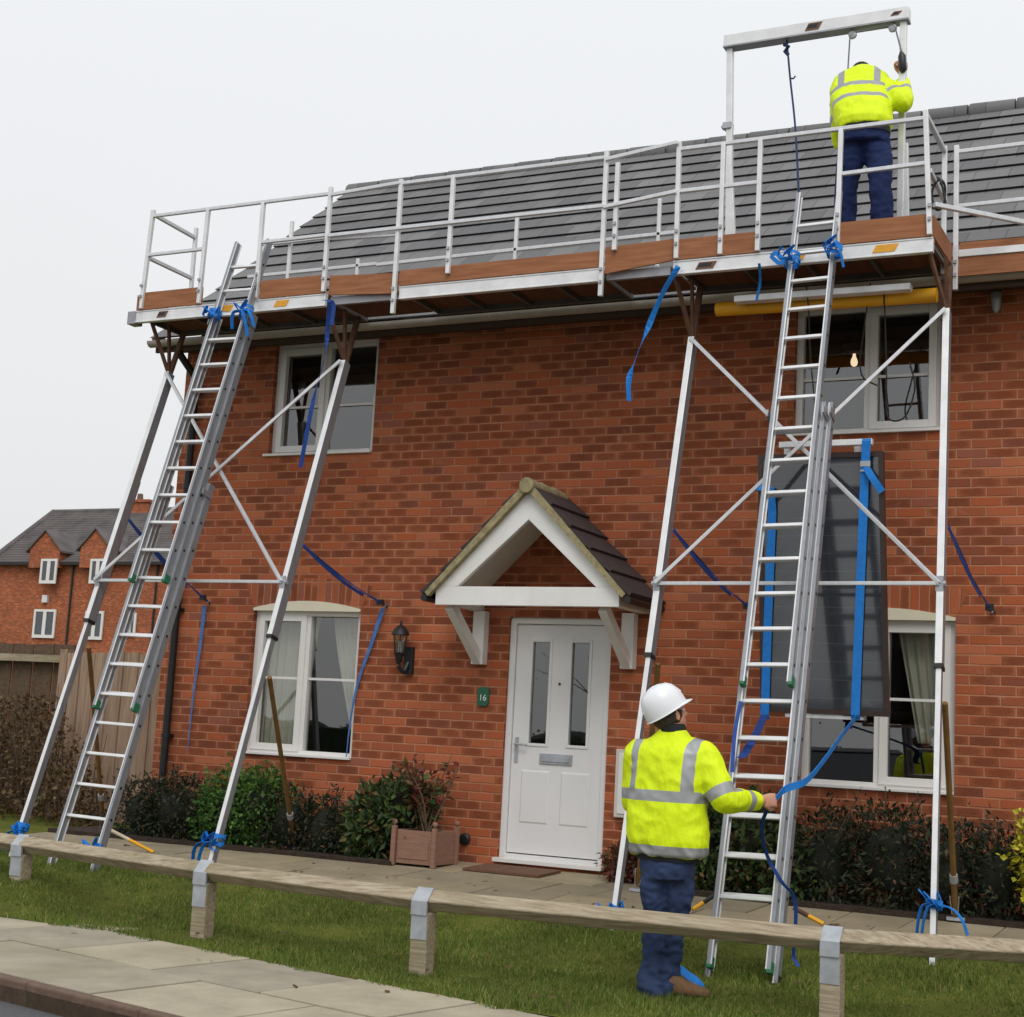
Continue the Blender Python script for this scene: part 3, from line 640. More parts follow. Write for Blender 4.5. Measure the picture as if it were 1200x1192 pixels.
m.build('ridge_tile', 'moss_mortar', rf2, smooth=True)
for gx in (bx0-.085, bx1+.09):
    m = MB(); m.tube([(gx, cy-.05, zb1-.1), (gx, -.01, zb1-.1)], .03, 8); m.build('canopy_gutter', 'black_plastic', canopy, smooth=True)

# curtains
def curtain(x0a, x1a, x0b, x1b, z0, z1, label, y=.24, folds=7, amp=.02, curve=1.):
    m = MB(); nz_, nx_ = 24, 60; vs = []
    for j in range(nz_+1):
        t = j/nz_; z = z1+(z0-z1)*t; tt = t**curve; a_ = x0a+(x0b-x0a)*tt; b_ = x1a+(x1b-x1a)*tt
        for i in range(nx_+1):
            s = i/nx_; vs.append((a_+(b_-a_)*s, y+amp*math.sin(s*folds*6.283+.6*math.sin(t*3))*(.6+.4*t), z))
    fs = [(j*(nx_+1)+i, j*(nx_+1)+i+1, (j+1)*(nx_+1)+i+1, (j+1)*(nx_+1)+i) for j in range(nz_) for i in range(nx_)]
    m.add(vs, fs); o = single(m, 'curtain', 'curtain', label, 'curtain', smooth=True, fix=False)
    sm = o.modifiers.new('thick', 'SOLIDIFY'); sm.thickness = .003; return o
curtain(-8.56, -7.98, -8.56, -8.14, 1.14, 2.42, 'pale curtain drawn across the left half of the lower left window', folds=6)
curtain(-7.84, -7.44, -7.52, -7.42, 1.2, 2.42, 'pale curtain gathered to the right side of the lower left window', folds=6, curve=1.3)
curtain(-2.62, -2.2, -2.45, -2.2, 1.5, 2.42, 'pale curtain hanging behind the lower right window', folds=5)

# pendant lamp in the upper right room
lp = thing('pendant_lamp', (-3.04, .5, 5.0), 'lit bulb under a dark shade behind the upper right window', 'lamp')
c0 = at(1001, 423, y=.5)
m = MB(); m.tube([(c0.x, .5, c0.z+.28), (c0.x, .5, 5.015)], .004, 6); m.build('cord', 'cable', lp)
m = MB(); m.lathe((c0.x, .5, c0.z+.06), [(.12, 0), (.05, .22), (.046, .22), (.116, .004)], 20); m.build('lamp_shade', 'black_cloth', lp, smooth=True)
m = MB(); m.lathe((c0.x, .5, c0.z-.05), [(.005, 0), (.024, .012), (.03, .035), (.026, .06), (.014, .085), (.012, .11)], 14); m.build('bulb', 'bulb', lp, smooth=True)

# wall lantern
ln = thing('wall_lantern', (-6.84, 0, 1.9), 'black coach lantern on the brick wall left of the door', 'lantern')
lc = V((-6.9, -.12, 2.06))
m = MB(); m.box(-6.9, -6.81, -.035, -.002, 1.88, 2.12); m.tube(spline([(-6.855, -.03, 1.98), (-6.87, -.08, 1.9), (-6.9, -.12, 1.95)]), .02, 8); m.lathe(lc+V((0, 0, -.1)), [(.012, 0), (.03, .03), (.036, .07), (.05, .1)], 12); m.build('bracket', 'dark_metal', ln, smooth=True)
m = MB(); m.lathe(lc, [(.045, 0), (.065, .16), (.063, .16), (.043, 0)], 6); m.build('glass_body', 'lantern_glass', ln)
m = MB()
for k in range(6):
    a_ = k*math.pi/3; m.bar(lc+V((math.cos(a_)*.047, math.sin(a_)*.047, 0)), lc+V((math.cos(a_)*.067, math.sin(a_)*.067, .16)), .007)
m.build('cage', 'dark_metal', ln)
m = MB(); m.lathe(lc+V((0, 0, .16)), [(.085, 0), (.075, .02), (.055, .055), (.03, .08), (.01, .09), (.012, .11), (.004, .13)], 18); m.build('lantern_roof', 'dark_metal', ln, smooth=True)
m = MB(); m.lathe(lc+V((0, 0, .01)), [(.012, 0), (.012, .09), (.004, .1)], 10); m.build('bulb', 'letter_white', ln, smooth=True)
# number plaque
pq = thing('number_plaque', (-6.1, 0, 1.62), 'small green house number plaque on the brick beside the door', 'plaque')
m = MB(); m.prism([(-6.14, 1.63), (-6.06, 1.63), (-6.045, 1.66), (-6.045, 1.77), (-6.07, 1.795), (-6.13, 1.795), (-6.155, 1.77), (-6.155, 1.66)], -.02, -.002); m.build('board', 'plaque_green', pq, bevel=.003)
def text(s, size, loc, rot, mat, parent, name='lettering'):
    cu = bpy.data.curves.new('t', 'FONT'); cu.body = s; cu.size = size; cu.extrude = .001; cu.align_x = 'CENTER'; cu.align_y = 'CENTER'
    o = bpy.data.objects.new('t', cu); COL.objects.link(o); dg = bpy.context.evaluated_depsgraph_get(); me = bpy.data.meshes.new_from_object(o.evaluated_get(dg))
    bpy.data.objects.remove(o); me.transform(Matrix.Translation(V(loc)-V(parent['_o']))@Matrix.Rotation(R(90), 4, 'X')@Matrix.Rotation(rot, 4, 'Z')); me.materials.clear(); me.materials.append(MAT[mat])
    n = bpy.data.objects.new(name, me); COL.objects.link(n); n.parent = parent; n['_o'] = parent['_o']; return n
text('16', .075, (-6.1, -.0225, 1.70), 0, 'letter_white', pq, 'number')
m = MB(); q = at(1168, 350, y=-.05); m.lathe((q.x, -.07, q.z-.12), [(.012, 0), (.03, .03), (.045, .13), (.04, .16), (.02, .17)], 14); m.box(q.x-.02, q.x+.02, -.06, -.002, q.z+.0, q.z+.05)
single(m, 'eaves_light', 'alu_dull', 'small grey cone shaped light under the eaves at the far right', 'light', smooth=True)
m = MB(); m.hexa([(-5.9, -.60, gz(-.60)+.012), (-5.22, -.60, gz(-.60)+.012), (-5.22, -.16, gz(-.16)+.012), (-5.9, -.16, gz(-.16)+.012)], [(-5.9, -.60, gz(-.60)+.03), (-5.22, -.60, gz(-.60)+.03), (-5.22, -.16, gz(-.16)+.03), (-5.9, -.16, gz(-.16)+.03)])
single(m, 'doormat', 'mat_brown', 'brown doormat on the path in front of the white door', 'doormat')

# ------------------------------------------------------------------ roof access platforms
YO, YI, ZB, ZT, ZD = -1.25, -.55, 4.93, 5.04, 5.045
TOE0, TOE1, RAIL, MID = 5.045, 5.205, 5.925, 5.555
def part(m, name, mat, par, **k): return m.build(name, mat, par, **k)
def rail(par, p, q, w=.03, name='guard_rail', mat='alu'):
    m = MB(); m.bar(p, q, w, w); return part(m, name, mat, par, bevel=.004)
def post(par, x, y, z0=4.9, z1=RAIL+.04, w=.035, x1=None, name='guard_post', y1=None):
    m = MB(); m.bar((x, y, z0), (x if x1 is None else x1, y if y1 is None else y1, z1), w, w, up=(1, 0, 0)); o = part(m, name, 'alu_white', par, bevel=.004)
    k = MB(); k.box(x-.012, x+.012, y-.035, y-.02, z0+.1, z0+.124); k.box(x-.012, x+.012, y-.035, y-.02, z0+.2, z0+.224); part(k, 'clamp_bolt', 'galv', o); return o
def sticker(par, x, w, z, mat, y=YO, h=.055, slant=.03, dark=True):
    m = MB(); m.prism([(x, z), (x+w, z), (x+w+slant, z+h), (x+slant, z+h)], y-.0045, y-.0015); o = part(m, 'sticker', mat, par)
    if dark:
        m = MB(); k = h*.3
        m.prism([(x+w*.15, z+k), (x+w*.85, z+k), (x+w*.85+slant*.5, z+h-k*.6), (x+w*.15+slant*.5, z+h-k*.6)], y-.0065, y-.0046); part(m, 'sticker_print', 'black_plastic', o)
def platform(name, x0, x1, label, yo=YO, yi=YI, zoff=0):
    t = thing(name, ((x0+x1)/2, (yo+yi)/2, ZB), label, 'work platform')
    m = MB(); m.box(x0, x1, yo, yo+.045, ZB, ZT); m.box(x0, x1, yo-.006, yo+.001, ZB, ZB+.012); m.box(x0, x1, yo-.006, yo+.001, ZT-.012, ZT); part(m, 'front_beam', 'alu_white', t, bevel=.003)
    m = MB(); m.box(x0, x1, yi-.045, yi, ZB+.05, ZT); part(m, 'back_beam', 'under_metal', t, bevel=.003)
    m = MB(); m.box(x0+.002, x1-.002, yo+.047, yi-.047, ZD-.02, ZD); part(m, 'deck_board', 'deck_ply', t)
    n = max(3, int((x1-x0)/.42))
    for i in range(n+1):
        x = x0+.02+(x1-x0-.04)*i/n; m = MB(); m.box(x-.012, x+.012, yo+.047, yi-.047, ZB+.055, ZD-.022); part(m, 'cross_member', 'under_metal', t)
    return t
def toe(par, x0, x1, y=YO-.012, z0=TOE0, z1=TOE1, z0b=None, z1b=None, y1=None):
    y1 = y if y1 is None else y1; z0b = z0 if z0b is None else z0b; z1b = z1 if z1b is None else z1b
    m = MB(); m.hexa([(x0, y, z0), (x1, y1, z0b), (x1, y1+.018, z0b), (x0, y+.018, z0)], [(x0, y, z1), (x1, y1, z1b), (x1, y1+.018, z1b), (x0, y+.018, z1)]); return part(m, 'toe_board', 'plywood', par)

# left platform
PL = platform('work_platform', -9.27, -7.19, 'left work platform with guard rails above the leaning triple ladder')
toe(PL, -9.2, -8.5); toe(PL, -7.87, -7.19); toe(PL, -9.1, -7.2, y=YI+.01)
m = MB(); m.hexa([(-9.26, YO+.02, TOE0), (-9.26, YI, TOE0), (-9.242, YI, TOE0), (-9.242, YO+.02, TOE0)], [(-9.26, YO+.02, TOE1-.01), (-9.26, YI, TOE1-.01), (-9.242, YI, TOE1-.01), (-9.242, YO+.02, TOE1-.01)]); part(m, 'toe_board', 'plywood', PL)
m = MB(); m.box(-9.33, -9.24, YO-.01, YO+.1, ZB-.01, ZT+.0); part(m, 'end_cap', 'alu_dull', PL, bevel=.004)
for x, xt in ((-9.17, -9.13), (-8.52, -8.5), (-7.9, -7.9), (-7.2, -7.2)): post(PL, x, YO-.02, 5.05, RAIL+(.06 if x in (-9.17, -7.2) else .0), x1=xt)
yt = YO-.02
rail(PL, (-9.13, yt, RAIL), (-7.2, yt, RAIL)); rail(PL, (-9.15, yt, MID), (-8.52, yt, MID), .03); rail(PL, (-7.9, yt, MID), (-7.2, yt, MID), .03)
post(PL, -9.14, YI-.08, 5.05, RAIL+.1, .034); rail(PL, (-9.13, YO, RAIL+.02), (-9.14, YI-.08, RAIL), .034); rail(PL, (-9.15, YO, MID-.02), (-9.14, YI-.08, MID-.03), .034)
post(PL, -8.05, YI-.06, 5.05, RAIL+.06, .032); post(PL, -7.3, YI-.06, 5.05, MID, .03)
rail(PL, (-8.5, YI-.06, 5.49), (-7.1, YI-.06, 5.49), .03); rail(PL, (-8.35, YI-.1, MID+.22), (-7.2, YI-.1, MID+.22), .028)
sticker(PL, -9.0, .1, ZB+.03, 'brown_sticker'); sticker(PL, -8.3, .12, ZB+.03, 'orange_sticker', dark=False); sticker(PL, -7.72, .13, ZB+.03, 'orange_sticker', dark=False)

# middle walkway bridging between the two frames
PM = platform('work_platform', -6.46, -4.64, 'middle walkway with guard rails above the door canopy')
toe(PM, -6.46, -4.64, z1=TOE1-.03)
toe(PM, -7.17, -6.48, y=YO+.015, z0=5.03, z1=5.2, z0b=4.985, z1b=5.16, y1=YO+.0)
toe(PM, -4.6, -4.05, y=YO-.012, z0=4.985, z1=5.2, z0b=5.05, z1b=5.22, y1=YO+.01)
for x0, x1 in ((-7.17, -6.49), (-4.61, -4.08)):
    m = MB(); m.box(x0, x1, YO+.05, YO+.09, ZB+.02, ZT-.02); part(m, 'link_beam', 'alu_dull', PM); m = MB(); m.box(x0, x1, YO+.1, YI-.06, ZD-.045, ZD-.024); part(m, 'infill_board', 'deck_ply', PM)
for x, z0, z1 in ((-6.49, 4.8, RAIL+.04), (-5.99, 5.1, RAIL+.02), (-4.62, 4.8, RAIL+.06), (-4.52, 5.16, RAIL-.05)): post(PM, x, yt-.01, z0, z1)
rail(PM, (-7.18, yt-.02, RAIL-.02), (-6.49, yt-.02, RAIL+.01)); rail(PM, (-6.49, yt, RAIL+.01), (-4.62, yt, RAIL+.01)); rail(PM, (-4.62, yt-.03, RAIL-.02), (-4.02, yt-.03, RAIL+.045))
rail(PM, (-7.18, yt-.03, MID-.02), (-4.62, yt-.03, MID-.03), .03); rail(PM, (-7.16, yt-.0, MID-.04), (-6.49, yt-.0, MID-.07), .026); rail(PM, (-4.62, yt-.03, MID-.04), (-4.02, yt-.03, MID+.02), .03)
for x, z1 in ((-6.9, 5.7), (-5.72, 5.8), (-4.42, 5.8)): post(PM, x, YI-.06, 5.1, z1, .03)
rail(PM, (-7.1, YI-.06, 5.48), (-4.28, YI-.06, 5.5), .03)

# right platform
PR = platform('work_platform', -4.04, -2.09, 'right work platform that the roof worker stands on')
toe(PR, -4.03, -3.36); toe(PR, -2.78, -2.1, z1=TOE1+.005); toe(PR, -3.6, -2.4, y=YI-.075, z1=5.19)
m = MB(); m.box(-2.105, -2.087, YO+.02, YI, TOE0, TOE1); part(m, 'toe_board', 'plywood', PR)
for x, z1, xt in ((-4.01, .06, -4.02), (-3.66, 0, -3.66), (-3.37, 0, -3.37), (-2.77, 0, -2.76), (-2.11, .06, -2.15)): post(PR, x, yt, 5.05, RAIL+z1, x1=xt)
rail(PR, (-4.02, yt, RAIL), (-2.15, yt, RAIL)); rail(PR, (-4.01, yt, MID+.03), (-3.37, yt, MID+.03), .03); rail(PR, (-2.76, yt, MID+.02), (-2.14, yt, MID+.03), .03)
post(PR, -2.13, YI-.1, 4.95, RAIL+.02, .036); rail(PR, (-2.15, YO, RAIL+.03), (-2.13, YI-.1, RAIL-.02), .034); rail(PR, (-2.12, YO, MID-.02), (-2.12, YI-.1, MID-.05), .032)
sticker(PR, -3.86, .14, ZB+.025, 'brown_sticker'); sticker(PR, -3.13, .1, ZB+.03, 'orange_sticker', dark=False); sticker(PR, -2.52, .16, ZB+.03, 'orange_sticker', dark=False)
m = MB(); m.box(-2.16, -2.1, YI-.03, YI+.02, 4.62, 4.93); part(m, 'hanger_bracket', 'rust', PR)
# neighbouring platform beyond the right one
PN = thing('work_platform', (-.6, -.5, 4.95), 'platform with guard rails cut off by the right edge of the photo', 'work platform')
yn = -.55; zt = 5.16
m = MB(); m.box(-2.04, .9, yn, yn+.04, zt-.055, zt); part(m, 'front_beam', 'alu_white', PN, bevel=.003)
m = MB(); m.box(-2.04, .9, yn+.01, yn+.03, zt-.2, zt-.057); part(m, 'toe_board', 'plywood', PN)
m = MB(); m.box(-2.04, .9, yn+.045, yn+.065, zt-.05, zt+.07); part(m, 'toe_board', 'plywood', PN)
m = MB(); m.box(-2.04, .9, yn+.07, yn+.5, zt-.05, zt-.03); part(m, 'deck_board', 'deck_ply', PN)
for x in (-2.06, -.6, .85): post(PN, x, yn, 4.85, 5.98, .036)
rail(PN, (-2.06, yn, 5.93), (.9, yn, 5.95)); rail(PN, (-2.06, yn, 5.5), (.9, yn, 5.52)); 
a = at(1095, 240, y=-1.1); b = at(1187, 258, y=-.62); d = (b-a); rail(PN, a, a+d*2.2, .035, 'stay_bar')

# ---- supporting frames: two telescopic legs with braces, each
def frame(label, P1, P2, brace_tops, z_h=2.54):
    """P = (foot, joint at brace height, top) for the two legs"""
    t = thing('support_frame', tuple((V(P1[0])+V(P2[0]))/2), label, 'scaffold frame')
    for (F, J, T, D) in (P1, P2):
        F, J, T, D = V(F), V(J), V(T), V(D)           # D = lower end of the wide upper section
        d = (T-J).normalized()
        m = MB(); wv = V((1, 0, 0)); fo_ = d.cross(wv); fo_ = -fo_ if fo_.y > 0 else fo_; m.bar(D, T, .09, .048, up=tuple(wv), mi=1); m.bar(D+fo_*.046, T+fo_*.046, .004, .046, up=tuple(wv)); m.bar(D-fo_*.06+V((0, 0, .02)), D-fo_*.06+V((0, 0, .02))+(T-D)*.55, .024, .024, up=(1, 0, 0), mi=1); lg = part(m, 'leg', ('alu_white', 'alu_shaded'), t, bevel=.004)  # pale front strip over darker sides paints in how light falls on the leg
        m = MB(); m.bar(F, D+(T-D)*.2, .06, .036, up=(1, 0, 0), mi=1); m.bar(F+fo_*.031, D+(T-D)*.02+fo_*.031, .003, .034, up=(1, 0, 0)); part(m, 'leg_extension', ('alu_white', 'alu_shaded'), lg, bevel=.003)
        m = MB(); m.bar(D-d*.016, D+d*.012, .1, .054, up=(1, 0, 0)); part(m, 'collar', 'black_plastic', lg)
        m = MB(); m.bar(F-d*.03, F+d*.05, .068, .044, up=(1, 0, 0)); part(m, 'leg_foot', 'alu_dull', lg)
        m = MB(); m.tube([J+V((-.04, -.05, 0)), J+V((.04, -.05, 0))], .02, 8); m.bar(J+V((0, -.06, -.05)), J+V((0, -.06, .05)), .05, .015, up=(0, 1, 0)); part(m, 'joint', 'galv', lg)
        # splayed head struts up to the platform edges, leg carries on dark behind
        for y_, sx in ((YO+.06, -.09), (YO+.2, .0)):
            m = MB(); m.bar(T-d*.02, V((T.x+sx, y_, ZB+.02)), .022, .03); part(m, 'head_strut', 'rust', t)
        m = MB(); m.bar(T-d*.06, V((T.x-.02, (YO+YI)/2+.1, ZB+.02)), .03, .045, up=(1, 0, 0)); part(m, 'head_strut', 'rust', t)
    J1, J2 = V(P1[1]), V(P2[1]); T1, T2 = V(brace_tops[0]), V(brace_tops[1]); o = V((0, -.07, 0)); w = .026
    m = MB(); m.bar(J1+o, J2+o, w, w); part(m, 'cross_bar', 'alu', t, bevel=.003)
    m = MB(); m.bar(T1+o*.8, J2+o*1.1, w, w); part(m, 'diagonal_brace', 'alu', t, bevel=.003)
    m = MB(); m.bar(T2+o*1.15, J1+o*1.5, w, w); part(m, 'diagonal_brace', 'alu', t, bevel=.003)
    return t
def leg(foot, joint, top, coll, yf=-2.3, zf=.1, zc=1.9):
    """points on one straight inclined leg, from its measured photo positions and depth at joint and top"""
    J = at(*joint, y=-1.53); T = at(*top, y=-.98); d = (J-T).normalized()
    F = J+d*((J.z-zf)/-d.z); D = J+d*((J.z-zc)/-d.z)
    return (F, J, T, D)
LA = leg(None, (120, 681), (199, 438), None, zf=.13, zc=2.17); LB = leg(None, (336, 683), (405, 425), None, zf=.14, zc=2.07)
LC = leg(None, (773, 685), (812, 398), None, zf=.14, zc=2.0); LD = leg(None, (1103, 685), (1110, 365), None, zf=.09, zc=1.98)
FR1 = frame('left pair of aluminium legs standing in front of the lower left window', LA, LB, (LA[2], LB[2]))
FR2 = frame('right pair of aluminium legs standing either side of the solar panel', LC, LD, (LC[2], LD[2]))
def strut(top, base, label, mat='brown_pole'):
    t = thing('push_strut', tuple(base), label, 'strut', 'struts bracing the legs towards the wall')
    a, b = V(top), V(base); d = (b-a).normalized()
    m = MB(); m.tube([a, b-d*.05], .02, 10); part(m, 'tube', mat, t, smooth=True)
    m = MB(); k = a.lerp(b, .78); m.tube([k, k+d*.06], .028, 10); part(m, 'clamp', 'galv', t)
    m = MB(); m.tube([b-d*.2+V((.03, -.01, 0)), b-d*.06+V((.02, -.02, 0)), b-d*.05+V((-.02, -.02, 0)), b-d*.2+V((-.03, -.01, 0))], .004, 6); part(m, 'clip', 'galv', t)
    m = MB(); m.box(b.x-.06, b.x+.06, b.y-.03, b.y+.03, b.z-.005, b.z+.018); part(m, 'strut_foot', 'galv', t, bevel=.003); return t
def onleg(L, z): d = L[0]-L[1]; return L[1]+d*((z-L[1].z)/d.z)
strut(onleg(LB, 1.75)+V((.04, .05, 0)), (-7.66, -.4, .32), 'brown strut from the leg in front of the lower left window')
strut(onleg(LA, 1.95)+V((.04, .05, 0)), (-9.75, -.45, .3), 'brown strut behind the leftmost leg')
strut(onleg(LC, 1.95)+V((.05, .05, 0)), (-4.3, -.8, .29), 'brown strut behind the worker in the white helmet')
strut(onleg(LD, 1.75)+V((.03, .05, 0)), (-1.98, -.72, .3), 'brown strut at the rightmost leg')

# beams slung under the right platform
m = MB(); a = at(840, 363, y=-.8); b = at(1098, 346, y=-.8); m.tube([a, b], .055, 16); single(m, 'yellow_tube', 'yellow_tube', 'yellow tube slung under the right platform above the window', 'tube', smooth=True)
m = MB(); a = at(862, 352, y=-.95); b = at(1068, 337, y=-.95); m.bar(a, b, .09, .05); single(m, 'aluminium_beam', 'alu_white', 'short white beam lying between the platform and the yellow tube', 'beam', bevel=.004)

# ------------------------------------------------------------------ ladders
def ladder(label, F, T, base_len, mid, top_, wid=(.44, .385, .335)):
    """F foot centre and T point on the line of the base section; sections = (start, length) measured up the ladder"""
    F, T = V(F), V(T); d = (T-F).normalized(); xax = V((1, 0, 0)); xax = (xax-d*xax.dot(d)).normalized(); n = d.cross(xax).normalized()
    if n.y > 0: n = -n
    t = thing('extension_ladder', tuple(F), label, 'ladder')
    for i, (s0, ln) in enumerate(((0, base_len), mid, top_)):
        w = wid[i]; o = n*(.074*i); m = MB()
        for sx in (-1, 1):
            c = F+o+xax*(sx*(w/2-.012)); a, b = c+d*s0, c+d*(s0+ln)
            m.bar(a, b, .022, .07, up=tuple(n), mi=1)  # stile web painted darker than its flanges to look shaded
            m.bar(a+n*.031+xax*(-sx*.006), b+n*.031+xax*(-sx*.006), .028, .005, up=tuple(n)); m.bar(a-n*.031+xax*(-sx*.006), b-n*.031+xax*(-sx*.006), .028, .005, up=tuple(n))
        sec = part(m, 'ladder_section', ('alu_white', 'alu_shaded'), t); hol = MB()
        k = math.ceil((s0+.12)/.25)*.25+.0
        while k < s0+ln-.08:
            c = F+o+d*(k-.033*i); m = MB(); m.bar(c-xax*(w/2-.004), c+xax*(w/2-.004), .024, .026, up=tuple(n)); part(m, 'rung', 'alu_white', sec, bevel=.004)
            for sx in (-1, 1): hol.tube([c+xax*(sx*(w/2-.006)), c+xax*(sx*(w/2+.0015))], .012, 8)
            k += .25
        ro = part(hol, 'rung_ends', 'dark_metal', sec); ro['kind'] = 'stuff'
        for sx in (-1, 1):
            c = F+o+xax*(sx*(w/2-.012)); m = MB(); m.bar(c+d*(s0-.02), c+d*(s0+.05), .032, .066, up=tuple(n)); part(m, 'rubber_foot', 'green_rubber' if i else 'black_plastic', sec, bevel=.004)
        if i < 2:
            for sx in (-1, 1):
                c = F+o+xax*(sx*(w/2+.002)); m = MB(); m.bar(c+d*(s0+ln-.1)-n*.03, c+d*(s0+ln-.1)+n*.1, .01, .05, up=tuple(d)); part(m, 'guide_bracket', 'alu_dull', sec)
    return t, d, xax, n
LR_, dr, xr, nr = ladder('right ladder leaning in front of the upright solar panel', (-2.80, -2.93, .05), (-2.93, -1.17, 5.0), 3.95, (.06, 3.85), (1.81, 3.92))
LL_, dl, xl, nl = ladder('left triple ladder leaning on the left platform', (-8.2, -2.62, .12), (-8.08, -1.17, 5.0), 3.35, (1.36, 3.6), (2.42, 3.27), (.46, .415, .37))

# ------------------------------------------------------------------ straps and ties
def tie(p, axis, label, tails=2, r=.045, mat='blue_strap', seed=1):
    rn = random.Random(seed); p = V(p); ax = V(axis).normalized(); m = MB()
    a = ax.orthogonal().normalized(); b = ax.cross(a)
    for k in range(4):
        c = p+ax*(rn.uniform(-.05, .05)); tilt = ax*rn.uniform(-.5, .5); pts = []
        for i in range(15):
            t_ = i/14*6.283; q = c+(a*math.cos(t_)+b*math.sin(t_))*(r*rn.uniform(.95, 1.2))+tilt*math.sin(t_)*r; pts.append(q)
        m.ribbon(pts, .024, tuple(ax), .003)
    for k in range(3):
        o = p+V((rn.uniform(-.06, .06), -r-.01, rn.uniform(-.03, .03))); pts = spline([o, o+V((rn.uniform(-.06, .06), -.03, .05)), o+V((rn.uniform(-.05, .05), -.02, -.02)), o+V((.03, 0, -.04))]); m.ribbon(pts, .03, (0, 1, 0), .003)
    for k in range(tails):
        o = p+V((rn.uniform(-.05, .05), -r, 0)); l = rn.uniform(.14, .26); sx = rn.choice((-1, 1))*rn.uniform(.02, .09)
        m.ribbon(spline([o, o+V((sx, -.04, -.02)), o+V((sx*1.6, -.03, -l*.5)), o+V((sx*1.9, .0, -l))]), .032, (.3, .9, 0), .003)
    return single(m, 'strap_tie', mat, label, 'strap', base=tuple(p), group='blue straps knotted round the legs and ladders', fix=False)
def axL(L): return L[1]-L[0]
tie(onleg(LA, .42), axL(LA), 'blue strap knotted round the foot of the leftmost leg', 3, seed=2)
tie(onleg(LB, .48), axL(LB), 'blue strap knotted round the leg in front of the green shrub', 2, seed=3)
tie(onleg(LC, .28), axL(LC), 'blue strap knotted round the leg beside the worker in the white helmet', 1, seed=4)
tie(onleg(LD, .52), axL(LD), 'blue strap knotted round the foot of the rightmost leg', 3, seed=5)
tie(at(252, 368, y=-1.4), (0, .3, 1), 'blue strap knotted round the left stile at the top of the left ladder', 0, .05, seed=6)
tie(at(289, 366, y=-1.4), (0, .3, 1), 'blue strap knotted round the right stile at the top of the left ladder', 3, .05, seed=7)
tie(at(929, 303, y=-1.4), (0, .3, 1), 'blue strap knotted round the left stile at the top of the right ladder', 0, .05, seed=8)
tie(at(978, 293, y=-1.4), (0, .3, 1), 'blue strap knotted round the right stile at the top of the right ladder', 1, .05, seed=9)
m = MB(); a = at(903, 300, y=-1.3); b = at(929, 303, y=-1.34); m.ribbon(spline([a, a.lerp(b, .3)+V((0, -.02, .02)), a.lerp(b, .6)+V((0, -.01, -.02)), b]), .035, (0, 0, 1)); m.ribbon(spline([a, a+V((.05, -.03, -.05)), a.lerp(b, .5)+V((0, -.02, -.05)), b]), .03, (0, 0, 1))
single(m, 'strap', 'blue_strap', 'short loose blue strap beside the left stile of the right ladder', 'strap', fix=False)
tie(onleg((V((-8.18, -2.62, .12)), V((-8.2, -1.36, 5.))), .4)+V((.2, -.04, 0)), (0, .3, 1), 'small blue strap tied low on the right stile of the left ladder', 0, .035, seed=10)

def wall_strap(p, q, label, tail=None, mat='navy_strap', w=.04, loop=True):
    """strap from a leg to an eye on the wall, with buckle and an optional tail hanging down the bricks"""
    p, q = V(p), V(q); t = thing('guy_strap', tuple(q), label, 'strap')
    m = MB(); m.ribbon(bez(p, q, .03), w*.5, [(math.sin(i*.9), 0, 1) for i in range(9)], .004); part(m, 'webbing', mat, t, fix=False)
    if loop:
        m = MB(); m.ribbon(bez(p, p.lerp(q, .72)+V((0, 0, -.05)), .03), w*.7, [(.2, .3+.6*math.sin(i), 1) for i in range(9)], .004); part(m, 'webbing', mat, t, fix=False)
    m = MB(); k = q.lerp(p, .06); m.box(k.x-.03, k.x+.03, k.y-.025, k.y+.005, k.z-.03, k.z+.02); m.tube([q+V((-.02, 0, 0)), q+V((.02, 0, .0)), q+V((.02, 0, -.03))], .006, 6); part(m, 'buckle', 'dark_metal', t)
    m = MB(); m.tube([q+V((0, .04, 0)), q+V((0, -.01, 0))], .012, 8); part(m, 'wall_eye', 'galv', t)
    if tail:
        m = MB(); m.ribbon(tail, [w*(1.15-.95*i/(len(tail)-1)) for i in range(len(tail))], (1, 0, .1), .003); part(m, 'strap_tail', 'faded_strap', t, fix=False)
wall_strap(onleg(LB, 2.85)+V((.03, .05, 0)), (-7.13, -.03, 2.49), 'navy strap with buckle fixed to the wall left of the lantern', spline([(-7.14, -.05, 2.46), (-7.24, -.04, 2.15), (-7.36, -.03, 1.8), (-7.42, -.02, 1.45), (-7.44, -.02, 1.1)]))
wall_strap(onleg(LA, 3.1)+V((.03, .05, 0)), (-9.1, -.03, 2.5), 'navy strap fixed to the wall near the black downpipe', spline([(-9.12, -.05, 2.46), (-9.14, -.04, 2.1), (-9.18, -.03, 1.6), (-9.2, -.02, 1.1)]))
wall_strap(onleg(LC, 2.95)+V((.03, .05, 0)), (-3.72, -.03, 2.49), 'navy strap fixed to the wall left of the solar panel')
wall_strap(onleg(LD, 2.95)+V((.03, .05, 0)), (-1.86, -.03, 2.5), 'navy strap fixed to the wall at the far right')
m = MB(); P = [at(u, v, y=y_) for u, v, y_ in ((795, 312, -1.3), (776, 345, -1.28), (757, 390, -1.26), (745, 420, -1.25), (737, 445, -1.25), (737, 470, -1.25))]
m.ribbon(spline(P), .045, [(1, 2.2*math.sin(i*.28), 0) for i in range(31)], .003); single(m, 'strap', 'blue_strap', 'long blue strap dangling from the left end of the right platform', 'strap', fix=False)
m = MB(); P = [at(u, v, y=y_) for u, v, y_ in ((386, 352, -1.3), (384, 385, -1.25), (380, 420, -1.22), (367, 470, -1.2), (352, 548, -1.2))]
